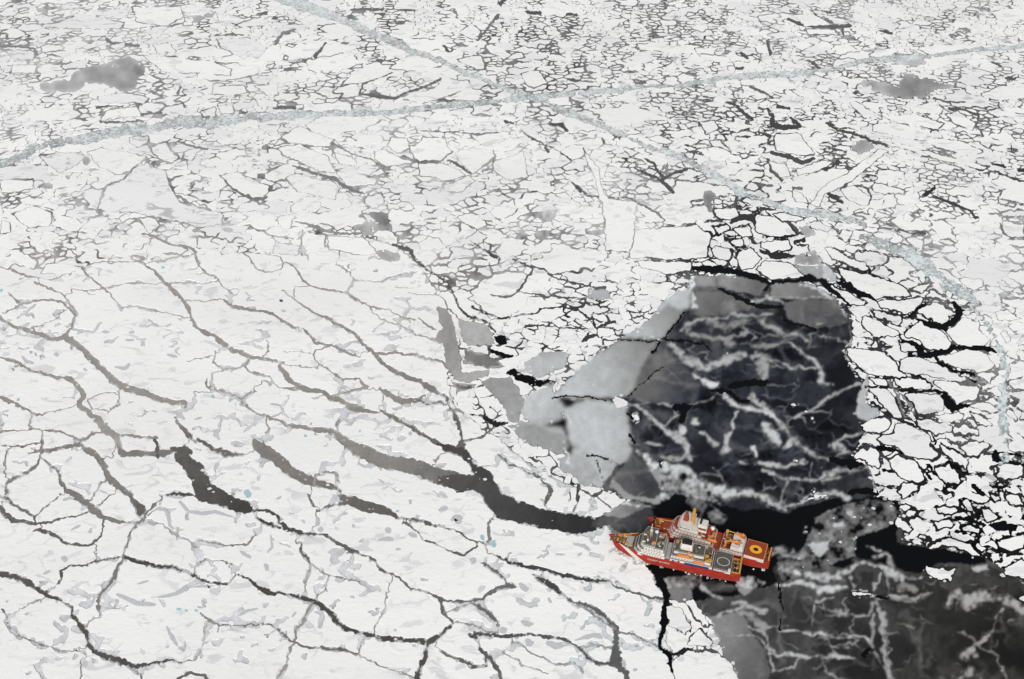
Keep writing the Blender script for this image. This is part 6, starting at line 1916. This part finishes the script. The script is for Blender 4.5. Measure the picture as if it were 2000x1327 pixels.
r3 = MB(); r3.tube((X2(.877), 0, 9.53), (X2(.877), 0, 9.55), 2.05, n=24); r3.build("landing_spot", M_BLACK, hd)
ed = MB()
x0_, x1_ = X2(.955), X2(.80)
for (xa, ya, xb, yb) in ((x0_, -10.1, x1_, -10.1), (x0_, 10.1, x1_, 10.1), (x0_ + .2, -10.1, x0_ + .2, 10.1)):
    ed.box(min(xa, xb) - .12, max(xa, xb) + .12, min(ya, yb) - .12, max(ya, yb) + .12, 9.53, 9.62)
ed.build("deck_edge_line", M_YELLOW, hd)
gn = MB()
for yy_ in (-5.8, 5.8):
    gn.box(-L2 / 2 + .5, -L2 / 2 + 1.6, yy_ - .55, yy_ + .55, 5.6, 9.8, .1, .1)
gn.box(-L2 / 2 + .6, -L2 / 2 + 1.7, -6.4, 6.4, 9.8, 10.8)
gn.build("stern_gantry", M_BUFF, far_ship)
for k in range(6):
    xx_ = X1(.3 + .1 * k)
    MB().tube((xx_ - 2, -B1 / 2 - 1.0, 2.0), (xx_ + 2, -B1 / 2 - 1.0, 2.0), 0.9, n=10).build("fender", M_BLACK, near_ship)
# loose gear on the decks: lockers, reels, rafts, vents
def gear(root, X, spots, seed):
    r_ = random.Random(seed)
    kinds = (("deck_crate", M_BUFF), ("raft_canister", M_WHITE), ("cable_reel", M_BLACK), ("vent_hood", M_ORANGE), ("tool_locker", M_BROWN))
    for s0, s1, hb, z, n in spots:
        for _ in range(n):
            k, m_ = r_.choice(kinds)
            x, y = X(s0 + (s1 - s0) * r_.random()), (2 * r_.random() - 1) * hb
            a, b, h = 0.5 + r_.random() * 1.1, 0.4 + r_.random() * 0.9, 0.6 + r_.random() * 1.5
            mb = MB()
            if k in ("raft_canister", "cable_reel"):
                mb.tube((x - a, y, z + 0.6), (x + a, y, z + 0.6), 0.55, n=8)
            else:
                mb.box(x - a, x + a, y - b, y + b, z, z + h, .08, .08)
            mb.build(k, m_, root)
ZOFF = 3.2
gear(near_ship, X1, [(.02, .19, 5.5, 9.0, 20), (.37, .42, 9.0, 16.44, 8), (.27, .355, 9.5, 19.44, 8), (.49, .77, 9.0, 12.74, 16), (.51, .71, 6.0, 15.54, 10), (.935, .985, 7.0, 6.0, 12)], 3)
ZOFF = 2.6
gear(far_ship, X2, [(.05, .22, 5.0, 8.2, 18), (.21, .24, 7, 9.75, 4), (.46, .53, 8.5, 12.74, 10), (.535, .555, 9.0, 9.75, 6), (.615, .68, 9.0, 9.15, 14), (.70, .78, 7.5, 12.54, 8), (.957, .985, 5.0, 6.4, 8)], 5)

# crushed blocks where the hulls have shouldered into the ice
cb = Slab()
r_ = random.Random(21)
def hull_edge(root, L, B, t, side, out):
    x = -L / 2 + t * (L - (7.5 * max(0.0, (t - 0.5) / 0.5)))
    y = (hull_width(t, B) * 0.87 + out) * side
    a = root.rotation_euler[2]
    return root.location[0] + x * math.cos(a) - y * math.sin(a), root.location[1] + x * math.sin(a) + y * math.cos(a)
for root, L, B, side, t0, t1, n in ((near_ship, L1, B1, 1, .72, 1.0, 190), (near_ship, L1, B1, -1, .85, 1.0, 60), (near_ship, L1, B1, 1, .05, .7, 16), (far_ship, L2, B2, -1, .1, 1.0, 90), (far_ship, L2, B2, 1, 0, .12, 3)):
    for _ in range(n):
        t = t0 + (t1 - t0) * r_.random()
        x, y = hull_edge(root, L, B, t, side, 0.2 + 3.2 * r_.random() ** 2)
        r = 0.35 + 1.1 * r_.random() ** 2
        a0 = r_.random() * 6.28
        k = r_.choice((4, 5, 6))
        lp = [(x + math.cos(a0 + 6.283 * (i + .4 * r_.random()) / k) * r * (.7 + .5 * r_.random()), y + math.sin(a0 + 6.283 * (i + .4 * r_.random()) / k) * r * (.7 + .5 * r_.random())) for i in range(k)]
        cb.add([lp], 0.25 + (1.2 if t > .72 and side > 0 and root is near_ship else 0.2) * r_.random(), 0.0, 0 if r_.random() < .7 else 1)
tag(new_obj("crushed_ice", cb.mesh("crushed_ice", [M_BRASH, M_BRASH2])), "broken ice blocks crowded along the hulls of the two ships", "crushed ice", kind="stuff")
